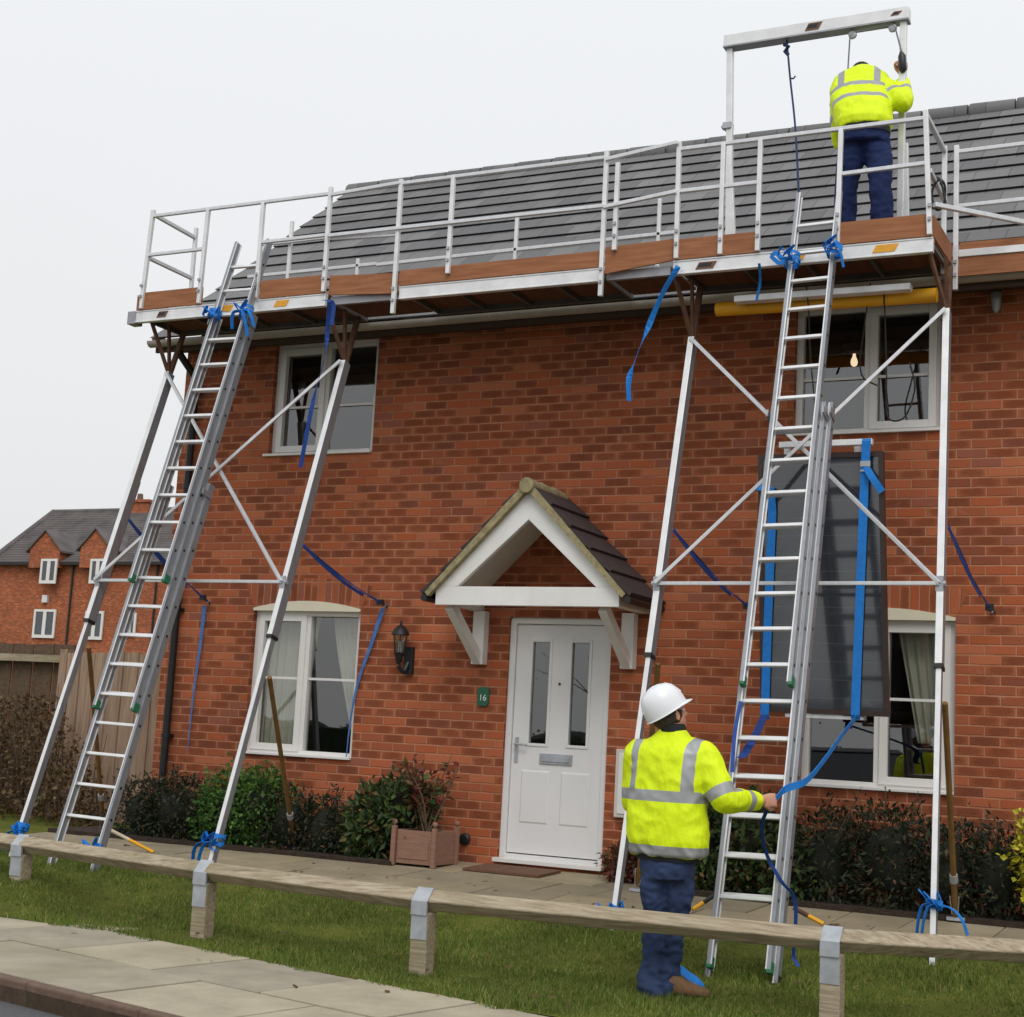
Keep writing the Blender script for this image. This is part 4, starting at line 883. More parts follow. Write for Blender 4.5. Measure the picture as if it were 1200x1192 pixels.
m.ribbon(spline(P), .038, [(1, 1.8*math.sin(i*.35), 0) for i in range(25)], .003); m.ribbon(spline([P[0]+V((-.05, -.02, .0)), P[0]+V((.03, -.04, -.02)), P[0]+V((.06, -.02, -.06)), P[0]+V((.04, 0, -.22))]), .035, (1, .3, 0), .003)
single(m, 'strap', 'navy_strap', 'blue strap dangling in front of the upper left window', 'strap', fix=False)
m = MB(); m.ribbon(spline([(-3.35, -1.28, 4.95), (-3.38, -1.15, 4.85), (-3.42, -1.1, 4.72)]), .02, (1, 0, 0), .003); single(m, 'strap', 'blue_strap', 'short blue strap end hanging below the right platform by the ladder', 'strap', fix=False)

# ------------------------------------------------------------------ solar panel on its carrier
yp = lambda z: -1.13-.02*(z-2.5)           # plane just behind the ladder
def onp(u, v):
    z = 2.5
    for _ in range(12): z = at(u, v, y=yp(z)).z
    return at(u, v, y=yp(z))
TL, TR, BL, BR = onp(887, 534), onp(1037, 529), onp(893, 838), onp(1040, 836)
xl_, xr_ = (TL.x+BL.x)/2, (TR.x+BR.x)/2; zt_, zb_ = (TL.z+TR.z)/2, (BL.z+BR.z)/2
sp_ = thing('solar_panel', (xl_+.4, yp(zb_), zb_), 'upright dark framed solar panel held by two blue straps behind the right ladder', 'solar panel')
PK = ((TL.x-BL.x)+(TR.x-BR.x))/2/(zt_-zb_)
def pq(x, z, o=0): return V((x+PK*(z-(zt_+zb_)/2), yp(z)+o, z))
nn = V((0, -1, .0)).normalized()
def pbox(m, x0, x1, z0, z1, o0, o1):
    m.hexa([pq(x0, z0)+nn*o0, pq(x1, z0)+nn*o0, pq(x1, z1)+nn*o0, pq(x0, z1)+nn*o0], [pq(x0, z0)+nn*o1, pq(x1, z0)+nn*o1, pq(x1, z1)+nn*o1, pq(x0, z1)+nn*o1])
m = MB(); pbox(m, xl_+.002, xr_-.002, zb_+.002, zt_-.002, -.03, .002); part(m, 'panel_glass', 'panel_glass', sp_)
fw = .035; m = MB()
pbox(m, xl_, xl_+fw, zb_, zt_, -.035, .012); pbox(m, xr_-fw, xr_, zb_, zt_, -.035, .012); pbox(m, xl_+fw, xr_-fw, zt_-fw, zt_, -.035, .012); pbox(m, xl_+fw, xr_-fw, zb_, zb_+fw, -.035, .012); part(m, 'panel_frame', 'panel_frame', sp_)
hc = thing('hoist_carriage', (xl_+.4, yp(zt_)+.05, zt_), 'white bar carriage holding the top of the solar panel', 'hoist')
c1, c2 = onp(915, 523), onp(1024, 519); m = MB(); m.bar(c1+nn*.03, c2+nn*.03, .05, .045); part(m, 'cross_bar', 'alu_white', hc, bevel=.005)
for x in (xl_+.2, xr_-.2): 
    m = MB(); pbox(m, x-.02, x+.02, zb_-.03, zt_+.06, -.1, -.05); part(m, 'hoist_rail', 'alu', hc)
m = MB(); pbox(m, xl_+.18, xr_-.18, zb_-.03, zb_-.006, -.1, -.0); part(m, 'bottom_rest', 'alu', hc)
def pstrap(pts, label, w=.062):
    m = MB(); m.ribbon(pts, w, (1, 0, 0), .004); return single(m, 'strap', 'blue_strap', label, 'strap', fix=False)
A = onp(1018, 519); B = onp(1003, 838); C = onp(1014, 570)
pstrap([A+nn*.0+V((0, .05, .0)), A+nn*.065+V((0, 0, .015)), A+nn*.07, C+nn*.03, onp(1011, 640)+nn*.022, onp(1006, 760)+nn*.02, B+nn*.02, B+nn*.0+V((0, 0, -.03))], 'blue strap down the right side of the solar panel')
m = MB(); q = onp(1016, 545)+nn*.05; m.bar(q-V((.035, 0, 0)), q+V((.035, 0, 0)), .012, .04); m.bar(q-V((.035, 0, .05)), q+V((.035, 0, -.05)), .012, .012); single(m, 'ratchet_buckle', 'galv', 'metal ratchet buckle on the strap at the top of the solar panel', 'buckle')
q = onp(1016, 548)+nn*.05; e_ = onp(1036, 578)+nn*.06; m = MB(); m.ribbon(spline([q, q.lerp(e_, .5)+V((.0, -.02, .0)), e_]), .05, (.8, 0, .5), .004); single(m, 'strap', 'blue_strap', 'loose blue strap end sticking out at the top right of the solar panel', 'strap', fix=False)
A = onp(905, 575); B = onp(897, 838)
pstrap([onp(890, 572)+nn*.03, A+nn*.045, onp(906, 600)+nn*.02, onp(901, 720)+nn*.018, B+nn*.018, B+V((0, 0, -.03))], 'blue strap down the left side of the solar panel behind the ladder')
m = MB(); B = onp(897, 838); m.ribbon(spline([B+nn*.02, at(885, 862, y=-2.3), at(872, 884, y=-2.5), at(868, 888, y=-2.6)]), .05, (1, .2, 0), .004); single(m, 'strap', 'navy_strap', 'blue strap end below the lower left corner of the solar panel', 'strap', fix=False)
m = MB(); m.ribbon(spline([at(868, 822, y=-2.6), at(861, 860, y=-2.7), at(858, 905, y=-2.8)]), .024, (1, .2, 0), .004); single(m, 'strap', 'navy_strap', 'dark blue strap hanging beside the left stile of the right ladder', 'strap', fix=False)

# gantry hoist on the right platform
YG = -.66
gt = thing('hoist_gantry', (-3.1, YG, 5.05), 'tall white goal post gantry on the right platform beside the roof worker', 'hoist')
bL = at(850, 48, y=YG); bR = at(1066, 19, y=YG); zb = (bL.z+bR.z)/2
m = MB(); m.bar((bL.x, YG, zb), (bR.x, YG, zb+.0), .09, .095); part(m, 'top_beam', 'alu_white', gt, bevel=.004)
m = MB(); m.box(bL.x, bR.x, YG-.056, YG+.056, zb-.062, zb-.049); part(m, 'beam_flange', 'alu_dull', gt)
for x in (bL.x+.045, bR.x-.045):
    m = MB(); m.bar((x+(.05 if x < -3 else 0.0), YG, 5.05), (x, YG, zb-.06), .05, .05, up=(1, 0, 0)); lg = part(m, 'upright', 'alu_white', gt, bevel=.005)
    m = MB(); m.bar((x+(.05 if x < -3 else 0.0)+.055, YG, 5.05), (x+.03, YG, 6.0), .04, .04, up=(1, 0, 0)); part(m, 'upright_brace', 'alu_white', lg, bevel=.004)
    m = MB(); m.box(x-.03, x+.04, YG-.04, YG+.035, 6.3, 6.35); m.box(x-.045, x+.01, YG-.03, YG+.03, 6.31, 6.33); part(m, 'clamp', 'galv', lg)
sticker(gt, at(945, 38, y=YG).x, .11, zb-.03, 'brown_sticker', YG-.045, .06); sticker(gt, at(1045, 22, y=YG).x, .06, zb-.015, 'brown_sticker', YG-.045, .03)
m = MB(); P = spline([at(u, v, y=y_) for u, v, y_ in ((922, 47, YG), (924, 70, YG-.01), (926, 92, YG-.02), (932, 150, -.8), (936, 225, -1.0), (938, 240, -1.05))]); m.tube(P, .009, 6)
k = at(922, 52, y=YG); m.tube([k+V((-.02, 0, 0)), k+V((.02, -.02, -.03)), k+V((-.015, 0, -.06)), k+V((.015, 0, -.09))], .016, 6); k = at(926, 92, y=YG-.02); m.tube([k, k+V((.03, -.01, -.01)), k+V((.045, -.01, .01))], .007, 6)
single(m, 'rope', 'rope', 'knotted navy rope hanging from the middle of the gantry beam', 'rope')
for u, v in ((999, 41), (1046, 33)):
    c = at(u, v, y=YG-.02); m = MB(); m.lathe(c+V((0, .015, 0)), [(.02, 0), (.032, .004), (.024, .015), (.032, .026), (.02, .03)], 16, ax=(0, -1, 0)); m.bar(c+V((0, 0, 0)), c+V((-.02 if u < 1020 else .03, .02, .1)), .012, .012)
    single(m, 'pulley', 'alu_dull', 'small grey pulley under the gantry beam above the worker' if u < 1020 else 'small grey pulley at the right end of the gantry beam', 'pulley', smooth=True)
m = MB(); P = [at(u, v, y=YG-.03) for u, v in ((993, 92), (996, 44))]+[at(u, v, y=YG-.03) for u, v in ((1000, 38), (1045, 29))]+[at(u, v, y=YG-.03) for u, v in ((1049, 32), (1057, 63))]; m.tube(P, .007, 6); single(m, 'rope', 'grey_rope', 'thin grey rope running over the two pulleys', 'rope')
m = MB(); m.tube([at(1056, 61, y=YG-.03), at(1057, 66, y=YG-.03), at(1058, 82, y=YG-.03), at(1058, 85, y=YG-.03)], [.012, .03, .03, .015], 10); single(m, 'rope_grip', 'black_plastic', 'black rope grip held by the roof worker', 'grip', smooth=True)
m = MB(); m.tube(spline([at(u, v, y=-1.15) for u, v in ((983, 175), (980, 215), (978, 262), (976, 300))]), .011, 6); single(m, 'rope', 'rope', 'navy rope hanging beside the left leg of the roof worker', 'rope')
m = MB(); c = at(1097, 225, y=-1.05); m.tube(spline([c+V((-.01, 0, .12)), c+V((.06, 0, .05)), c+V((.05, .02, -.1)), c+V((.0, 0, -.13)), c+V((-.03, 0, 0)), c+V((.03, -.02, .08)), c+V((.07, 0, -.09))]), .009, 6); single(m, 'safety_strap', 'black_plastic', 'coiled black strap hung on the right end of the guard rail', 'strap')
def cable(P, label, r=.006):
    m = MB(); m.tube(spline([at(u, v, y=y_) for u, v, y_ in P], 8), r, 6); single(m, 'cable', 'cable', label, 'cable')
cable(((1020, 332, -.85), (1016, 360, -.8), (1012, 390, -.75), (1008, 425, -.7), (1012, 443, -.7), (1028, 452, -.7)), 'black cable hanging in front of the mullion of the upper right window')
cable(((1037, 336, -.9), (1036, 352, -.85), (1037, 368, -.8), (1039, 440, -.8), (1040, 488, -.8), (1060, 489, -.8), (1072, 455, -.8), (1066, 425, -.8)), 'black cable looping in front of the right pane of the upper right window')
cable(((945, 335, -1.0), (948, 370, -.9), (950, 420, -.85), (958, 505, -.8)), 'black cable hanging in front of the left pane of the upper right window')

# loose poles at the ladder feet
def pole(a, b, mats, label):
    t = thing('stay_pole', tuple((V(a)+V(b))/2), label, 'pole'); k = V(a).lerp(V(b), .5)
    m = MB(); m.tube([a, k], .014, 8); part(m, 'pole_half', mats[0], t, smooth=True); m = MB(); m.tube([k, b], .014, 8); part(m, 'pole_half', mats[1], t, smooth=True)
pole(at(124, 970, y=-2.2), at(180, 999, y=-2.1), ('cream_pole', 'yellow_tube'), 'cream and yellow pole sticking out at the foot of the left ladder')
pole(at(812, 1066, y=-2.5), at(836, 1050, y=-2.4), ('yellow_tube', 'dark_metal'), 'short yellow and black pole left of the foot of the right ladder')
pole(at(930, 1064, y=-2.6), at(965, 1083, y=-2.6), ('rust', 'yellow_tube'), 'brown and yellow pole right of the foot of the right ladder')


# ------------------------------------------------------------------ knee rail
RP = [at(u, v, z=.47) for u, v in ((235, 1012), (485, 1041), (977, 1092))]
ya, yb = -3.42, -3.62
def ry(x): 
    K = [(-14, -1.9), (-8.25, -3.12), (-6.22, -3.56), (-4.48, -3.8), (-2.1, -3.6), (-1.2, -3.2), (2, -1.9)]
    for (a, b), (c, d) in zip(K, K[1:]):
        if x <= c: return b+(d-b)*(x-a)/(c-a)
rl = thing('knee_rail', (-4.7, -3.5, 0), 'low weathered timber rail with metal capped posts along the lawn', 'rail')
KX = [-10.1, -8.2, -6.22, -4.46, -2.1, .2]
def railpoly(xa, xb, z0, z1, dd):
    A, B = V((xa, ry(xa), 0)), V((xb, ry(xb), 0)); d = (B-A).normalized(); s = V((-d.y, d.x, 0))
    m = MB()   # top arris up, diamond-set rail seen as a sloping top and front face
    sec = [(-.06, .0), (0, -.05), (.06, .0), (.055, .055), (.0, .06), (-.055, .045)]
    sec = [(-.064, 0), (-.06, -.006), (-.006, -.06), (.006, -.06), (.06, -.006), (.064, 0), (.06, .006), (.006, .06), (-.006, .06), (-.06, .006)]
    b_ = [A+s*p+V((0, 0, z0+q)) for p, q in sec]; t_ = [B+s*p+V((0, 0, z0+q)) for p, q in sec]
    m.hexa(b_, t_); return m
for i in range(len(KX)-1):
    railpoly(KX[i]+.003, KX[i+1]-.003, .42, 0, 0).build('rail_beam', 'weathered_timber', rl, bevel=.008)
for x in KX:
    y = ry(x); m = MB(); m.hexa([(x-.055, y-.055, -.1), (x+.055, y-.055, -.1), (x+.055, y+.055, -.1), (x-.055, y+.055, -.1)], [(x-.055, y-.055, .352), (x+.055, y-.055, .352), (x+.055, y+.055, .352), (x-.055, y+.055, .352)])
    p = part(m, 'rail_post', 'weathered_timber', rl, bevel=.008)
    m = MB(); m.box(x-.052, x+.052, y-.0605, y-.0565, .2, .41)
    for sg in (-1, 1): m.hexa([(x-.052, y+sg*.069, .418), (x+.052, y+sg*.069, .418), (x+.052, y, .487), (x-.052, y, .487)], [(x-.052, y+sg*.072, .418), (x+.052, y+sg*.072, .418), (x+.052, y, .491), (x-.052, y, .491)])
    m.box(x-.052, x+.052, y-.072, y-.069, .34, .4185); m.box(x-.052, x+.052, y-.069, y-.0606, .34, .343)
    part(m, 'metal_cap', 'galv', p)


# ------------------------------------------------------------------ shrubs
def leaves(mb, n, pos, size, asp=.5, up=.3, fold=True):
    for i in range(n):
        c, outw = pos(i); a = V((random.gauss(0, 1), random.gauss(0, 1), random.gauss(0, 1))); a = (a.normalized()+outw*.8).normalized()
        nrm_ = V((random.gauss(0, .6), random.gauss(0, .6)-.3, random.gauss(0, .6)+.7)).normalized(); sd = a.cross(nrm_)
        if sd.length < .1: continue
        sd.normalize(); l = size*random.uniform(.6, 1.35); w = l*asp*random.uniform(.7, 1.2); nr = sd.cross(a)
        mb.add([c, c+a*l*.45+sd*w/2+nr*w*.15, c+a*l, c+a*l*.45-sd*w/2+nr*w*.15], [(0, 1, 2), (0, 2, 3)] if fold else [(0, 1, 2, 3)])
def blobs(lobes, seed):
    rn = random.Random(seed); vol = [l[3]*l[4]*l[5] for l in lobes]
    def pos(i):
        l = rn.choices(lobes, vol)[0]
        d = V((rn.gauss(0, 1), rn.gauss(0, 1), rn.gauss(0, 1))).normalized(); k = rn.uniform(.55, 1.03)**.5
        if rn.random() < .13: k *= rn.uniform(1.02, 1.32)
        k *= 1+.42*noise.noise((d*2.3+V((l[0]*3, seed, 0))))
        p = V((l[0]+d.x*l[3]*k, l[1]+d.y*l[4]*k, l[2]+d.z*l[5]*k)); p.z = max(p.z, .33+rn.uniform(-.02, .03)); p.y = min(p.y, -.03); return p, d
    return pos
def shrub(name, lobes, n, size, leafm, label, seed, asp=.5, twigs=10, cat='shrub', tw=.3):
    x0 = sum(l[0] for l in lobes)/len(lobes); y0 = sum(l[1] for l in lobes)/len(lobes)
    t = thing(name, (x0, y0, .3), label, cat)
    random.seed(seed); m = MB(); leaves(m, n, blobs(lobes, seed), size, asp); 
    ends = []
    rn = random.Random(seed+5); tm = MB()
    for l in lobes:                      # woody stems inside, some reaching out
        for k in range(max(3, twigs//len(lobes))):
            a = V((l[0]+rn.uniform(-.1, .1), l[1]+rn.uniform(-.08, .08), .3)); e2 = V((l[0]+rn.uniform(-1, 1)*l[3]*1.0, min(-.06, l[1]+rn.uniform(-1, 1)*l[4]), l[2]+l[5]*rn.uniform(.75, 1.0+tw)))
            tm.tube(spline([a, a.lerp(e2, .5)+V((rn.uniform(-.05, .05), 0, .04)), e2], 4), [.012*(1-i/9)+.002 for i in range(9)], 5); ends.append((a.lerp(e2, .6), e2))
    for p, q in ends:
        for k in range(14):
            c = p.lerp(q, rn.random()); d = (q-p).normalized(); leaves(m, 1, lambda i: (c+V((rn.uniform(-.015, .015),)*3), d), size*.9, asp)
    m.build('foliage', leafm, t, fix=False); tm.build('stems', 'bark', t)
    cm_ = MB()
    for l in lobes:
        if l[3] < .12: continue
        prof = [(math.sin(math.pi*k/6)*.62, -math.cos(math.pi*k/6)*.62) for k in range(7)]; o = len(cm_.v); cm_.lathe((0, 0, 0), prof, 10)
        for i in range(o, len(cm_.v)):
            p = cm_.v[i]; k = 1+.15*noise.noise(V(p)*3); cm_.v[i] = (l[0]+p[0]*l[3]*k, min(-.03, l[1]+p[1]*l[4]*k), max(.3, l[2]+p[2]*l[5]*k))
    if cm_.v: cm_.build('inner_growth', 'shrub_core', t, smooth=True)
    return t
shrub('dark_shrub', [(-9.35, -.38, .52, .32, .27, .3), (-8.95, -.4, .56, .36, .28, .32), (-8.62, -.38, .48, .25, .26, .26)], 4600, .05, 'leaf_dark', 'dark shrub around the foot of the black downpipe', 11, .4, 22)
shrub('green_shrub', [(-8.35, -.42, .62, .28, .28, .33), (-8.05, -.42, .66, .28, .27, .33), (-8.5, -.48, .5, .2, .2, .22)], 5200, .047, 'leaf_green', 'bright green shrub below the lower left window', 12, .6, 10, tw=.1)
shrub('dark_shrub', [(-7.72, -.4, .52, .28, .27, .3), (-7.38, -.36, .5, .26, .25, .3), (-7.1, -.36, .42, .2, .24, .2)], 3600, .048, 'leaf_dark', 'dark shrub between the bright green shrub and the broad leaved shrub', 13, .4, 16)
shrub('broad_leaved_shrub', [(-6.85, -.38, .58, .24, .26, .33), (-6.6, -.36, .72, .25, .25, .28), (-6.95, -.4, .45, .18, .2, .2)], 2300, .085, 'leaf_mid', 'broad leaved green shrub left of the wooden planter', 14, .5, 8)
shrub('mixed_shrub', [(-3.95, -.38, .62, .3, .26, .36), (-3.55, -.38, .68, .3, .26, .36), (-3.25, -.42, .5, .28, .25, .26)], 4200, .065, 'leaf_mid', 'green shrub behind the rungs of the right ladder', 15, .5, 10)
shrub('dark_shrub', [(-2.95, -.4, .62, .3, .28, .36), (-2.5, -.4, .66, .34, .28, .38), (-2.1, -.42, .6, .3, .28, .34), (-1.75, -.42, .58, .3, .28, .34)], 7000, .052, 'leaf_dark', 'wide dark shrub below the lower right window', 16, .4, 30, tw=.35)
shrub('yellow_shrub', [(-1.4, -.62, .74, .22, .2, .34), (-1.25, -.58, .5, .2, .2, .2)], 1500, .05, 'leaf_yellow', 'yellow leaved shrub at the right edge of the photo', 17, .7, 6)
shrub('small_plant', [(-4.62, -.3, .42, .16, .16, .16), (-4.5, -.3, .52, .12, .14, .2)], 700, .06, 'leaf_red', 'small reddish plant at the wall behind the worker in the white helmet', 18, .5, 8)
# planter
pl = thing('planter', (-6.3, -.5, .29), 'square wooden planter with ball finials beside the broad leaved shrub', 'planter')
px0, px1, py0, py1, pz0, pz1 = -6.52, -6.14, -.66, -.28, .29, .60
m = MB()
for a, b, c, d in ((px0+.03, px1-.03, py0, py0+.025), (px0+.03, px1-.03, py1-.025, py1), (px0, px0+.025, py0+.03, py1-.03), (px1-.025, px1, py0+.03, py1-.03)):
    m.box(a, b, c, d, pz0+.02, pz1-.02)
m.box(px0+.05, px1-.05, py0-.006, py0-.001, pz0+.06, pz0+.2)
part(m, 'box_panel', 'planter_wood', pl, bevel=.004)
for x in (px0, px1):
    for y in (py0, py1):
        m = MB(); m.box(x-.02, x+.02, y-.02, y+.02, pz0, pz1+.01); p_ = part(m, 'corner_post', 'planter_wood', pl, bevel=.004)
        m = MB(); m.lathe((x, y, pz1+.012), [(.008, 0), (.012, .008), (.022, .02), (.024, .03), (.018, .042), (.006, .05)], 12); part(m, 'finial', 'planter_wood', p_, smooth=True)
m = MB(); m.box(px0+.02, px1-.02, py0+.02, py1-.02, pz1-.06, pz1-.035); part(m, 'soil', 'soil', pl)
rp_ = thing('potted_plant', (-6.33, -.47, .56), 'tall reddish leggy plant growing in the wooden planter', 'plant')
random.seed(21); m = MB(); st = MB()
for k in range(9):
    a = V((-6.33+random.uniform(-.08, .08), -.47+random.uniform(-.08, .08), .56)); e_ = a+V((random.uniform(-.24, .24), random.uniform(-.15, .15), random.uniform(.42, .68))); st.tube(spline([a, a.lerp(e_, .55)+V((random.uniform(-.06, .06), 0, 0)), e_], 4), [.009-.0008*i for i in range(9)], 5)
    for j in range(26):
        f = random.uniform(.35, 1.02); leaves(m, 1, lambda i: (a.lerp(e_, f), V((random.gauss(0, .5), random.gauss(0, .5), .5))), .075, .45)
part(m, 'foliage', 'leaf_red', rp_, fix=False); part(st, 'stems', 'bark', rp_)

# ------------------------------------------------------------------ fence and hedge at the left, neighbours behind
fn = thing('timber_fence', (-11, .5, 0), 'close board timber fence running from the left corner of the brick house', 'fence')
FA, FB = V((-9.75, .55, 0)), V((-11.75, .95, 0)); 
m = MB(); n = 17
for i in range(n):
    a = FA.lerp(FB, i/n); b = FA.lerp(FB, (i+.94)/n); h = 2.03+random.uniform(-.015, .015); d = (FB-FA).normalized(); s_ = V((-d.y, d.x, 0))*(.012 if i % 2 else .024)
    m.hexa([a, b, b+s_, a+s_], [q+V((0, 0, h)) for q in (a, b, b+s_, a+s_)])
m.build('fence_boards', 'fence_board', fn)
for k in (0, 1):
    p_ = FA.lerp(FB, k); m = MB(); m.box(p_.x-.05, p_.x+.05, p_.y+.03, p_.y+.13, 0, 2.06); m.build('fence_post', 'fence_board', fn)
fo = thing('timber_fence', (-14, 1.6, 0), 'older darker fence behind the brown hedge at the left edge', 'fence')
m = MB(); a = V((-11.8, 1.2, 0)); 
for i in range(40):
    x = -11.8-i*.15; m.box(x-.14, x, 1.2+(i % 2)*.015, 1.22+(i % 2)*.015, 0, 2.12+random.uniform(-.01, .01))
m.build('fence_boards', 'bark', fo); m = MB(); m.box(-17.8, -11.8, 1.1, 1.185, 1.92, 2.0); m.build('fence_rail', 'weathered_timber', fo)
random.seed(31); m = MB()
def hpos(i):
    x = random.uniform(-13.5, -10.35); top = 1.5 if x < -11.3 else 1.5-(x+11.3)*1.05
    z = random.uniform(.0, 1)**.8*top; return V((x, .1+random.uniform(-.3, .35)*(1-.25*z)+(-x-10.3)*.22, z+.04*random.random())), V((random.gauss(0, .5), -.5, .3))
leaves(m, 7500, hpos, .055, .6); 
hg = thing('brown_hedge', (-11.6, .2, 0), 'brown winter hedge in front of the fence at the left edge', 'hedge'); part(m, 'foliage', 'leaf_brown', hg, fix=False)
m = MB()
for i in range(70):
    x = random.uniform(-13.4, -10.4); top = 1.75 if x < -11.3 else 1.75-(x+11.3)*1.05; b0 = V((x, .15+(-x-10.3)*.22, 0)); e_ = b0+V((random.uniform(-.25, .25), random.uniform(-.3, .2), top*random.uniform(.7, 1.08)))
    m.tube([b0, b0.lerp(e_, .5)+V((.04, 0, 0)), e_], [.012, .008, .003], 5)
part(m, 'stems', 'bark', hg)

# distant brick houses beyond the fence
YB = 52.; ns = thing('distant_house', tuple(at(100, 760, y=YB).xy)+(0,), 'far off brick house with two pointed dormers and a hipped grey roof', 'house')
def bq(u, v, y=YB): return at(u, v, y=y)
ez = bq(60, 660).z; lx = bq(14, 700).x-6; rx = bq(190, 700).x+8; rzg = bq(100, 600).z
brick_mat('far_brick', False, 1.0, True)
m = MB(); m.box(lx, rx, YB, YB+9, -.1, ez); part(m, 'wall', 'far_brick', ns)
# hipped roof
xr0 = at(63, 600, y=YB+4.5).x; rz2 = at(63, 600, y=YB+4.5).z; xe0 = at(14, 662, y=YB-.3).x
hipx = at(18, 640, y=YB+1.5).x-2.2
m = MB(); y0, y1, ym = YB-.3, YB+9.3, YB+4.5
nco = 22
def rpt(s, side):   # s along slope
    z = ez+(rz2-ez)*s; y = y0+(ym-y0)*s if side == 0 else y1+(ym-y1)*s
    return y, z
XL0 = lx-.3
for i in range(nco):
    s0, s1 = i/nco, (i+1)/nco; x0_ = (xe0-1.6)+((xr0)-(xe0-1.6))*s0; x1_ = (xe0-1.6)+((xr0)-(xe0-1.6))*s1
    ya_, za_ = rpt(s0, 0); yb_, zb2 = rpt(s1, 0); o = .1
    m.add([(x0_, ya_, za_+o), (rx, ya_, za_+o), (rx, yb_, zb2), (x1_, yb_, zb2), (x0_, ya_-.01, za_-.06), (rx, ya_-.01, za_-.06)], [(0, 1, 2, 3), (4, 5, 1, 0)])
m.add([(xe0-1.6, y0, ez), (xr0, ym, rz2), (xe0-1.6, y1, ez)], [(0, 1, 2)]); m.add([(xe0-1.6, y1, ez), (xr0, ym, rz2), (rx, ym, rz2), (rx, y1, ez)], [(0, 1, 2, 3)])
fr_ = part(m, 'roof', 'small_tile', ns, fix=False)
m = MB(); m.tube([(xe0-1.7, y0-.1, ez+.02), (xr0, ym, rz2+.02)], .16, 8); m.tube([(xr0, ym, rz2), (rx, ym, rz2)], .14, 8); part(m, 'hip_tile', 'small_tile', fr_)
for ga, gb in ((12, 41), (76, 100), (134, 200)):
    m = MB(); m.box(bq(ga, 660).x-(2 if ga == 12 else 0), bq(gb, 660).x+(6 if gb == 200 else 0), y0-.12, y0-.005, ez-.14, ez+.02); part(m, 'gutter', 'black_plastic', ns)
def dormer(ul, ur, ua, va, vb):
    xl2, xr2 = bq(ul, 660).x, bq(ur, 660).x; xa = (xl2+xr2)/2; za = bq(ua, va).z; zs = bq(ul, vb).z; yf = YB-.46
    yr = lambda z: y0+(z-ez)/(rz2-ez)*(ym-y0)+.2
    m = MB(); b_ = [(xl2, yf, ez-.3), (xr2, yf, ez-.3), (xr2, yf, zs), (xa, yf, za), (xl2, yf, zs)]; t2 = [(x, max(yf+.3, yr(z)), z) for x, _, z in b_]; m.hexa(b_, t2); dd = part(m, 'dormer', 'far_brick', ns)
    m = MB(); e = .22
    for sx, xx in ((-1, xl2), (1, xr2)):
        xo = xx+sx*e; zo = zs-.2; m.hexa([(xo, yf-.12, zo), (xa, yf-.12, za+.03), (xa, yf-.12, za+.14), (xo, yf-.12, zo+.11)], [(xo, yr(zs)+.4, zo), (xa, yr(za)+.5, za+.03), (xa, yr(za)+.5, za+.14), (xo, yr(zs)+.4, zo+.11)])
    part(m, 'dormer_roof', 'small_tile', dd)
dormer(41, 76, 59, 624, 645); dormer(100, 134, 118, 622, 643)
def fwin(u0, v0, u1, v1, dy=0):
    a, b = bq(u0, v0, YB-.08-dy), bq(u1, v1, YB-.08-dy); x0_, x1_, z1_, z0_ = a.x, b.x, a.z, b.z; m = MB(); f = .13; y_ = YB-.13-dy
    m.box(x0_, x0_+f, y_, y_+.08, z0_, z1_); m.box(x1_-f, x1_, y_, y_+.08, z0_, z1_); m.box(x0_+f, x1_-f, y_, y_+.08, z1_-f, z1_); m.box(x0_+f, x1_-f, y_, y_+.08, z0_, z0_+f*1.3); xm = (x0_+x1_)/2; m.box(xm-.11, xm+.11, y_, y_+.08, z0_+f*1.3, z1_-f)
    w = part(m, 'window', 'upvc', ns); m = MB(); m.box(x0_+.04, x1_-.04, y_+.05, y_+.07, z0_+.04, z1_-.04); part(m, 'pane', 'panel_glass', w)
for q in ((49, 655, 65, 684, .44), (107, 655, 122, 684, .44), (41, 714, 63, 748), (101, 716, 119, 750), (146, 718, 158, 746)): fwin(*q)
m = MB(); c = bq(166, 600, YB+4.5); m.box(c.x-.75, c.x+.75, YB+4.1, YB+4.9, rz2-.6, at(166, 588, y=YB+4.5).z); m.box(c.x-.85, c.x+.85, YB+4., YB+5., at(166, 590, y=YB+4.5).z, at(166, 587, y=YB+4.5).z); ch = part(m, 'chimney', 'far_brick', ns)
m = MB(); m.tube([(c.x-.2, YB+4.5, at(166, 588, y=YB+4.5).z), (c.x-.2, YB+4.5, at(162, 579, y=YB+4.5).z)], [.2, .15], 10); part(m, 'chimney_pot', 'kerb', ch)
for u in (84, 183):
    p_ = bq(u, 700); m = MB(); m.tube([(p_.x, YB-.1, 0), (p_.x, YB-.1, ez-.05)], .06, 8); part(m, 'downpipe', 'black_plastic', ns)
a = bq(27, 657, YB+.2); b = bq(38, 650, YB+.9); m = MB(); m.hexa([(a.x, YB+.1, ez+.12), (a.x+1, YB+.1, ez+.12), (a.x+1, YB+1.2, ez+.8), (a.x, YB+1.2, ez+.8)], [(a.x, YB+.06, ez+.2), (a.x+1, YB+.06, ez+.2), (a.x+1, YB+1.16, ez+.88), (a.x, YB+1.16, ez+.88)]); part(m, 'skylight', 'alu_white', ns)
a = bq(54, 702, YB-.02); m = MB(); m.box(a.x-.18, a.x+.18, YB-.16, YB-.001, a.z-.2, a.z+.2); part(m, 'alarm_box', 'alu_white', ns)

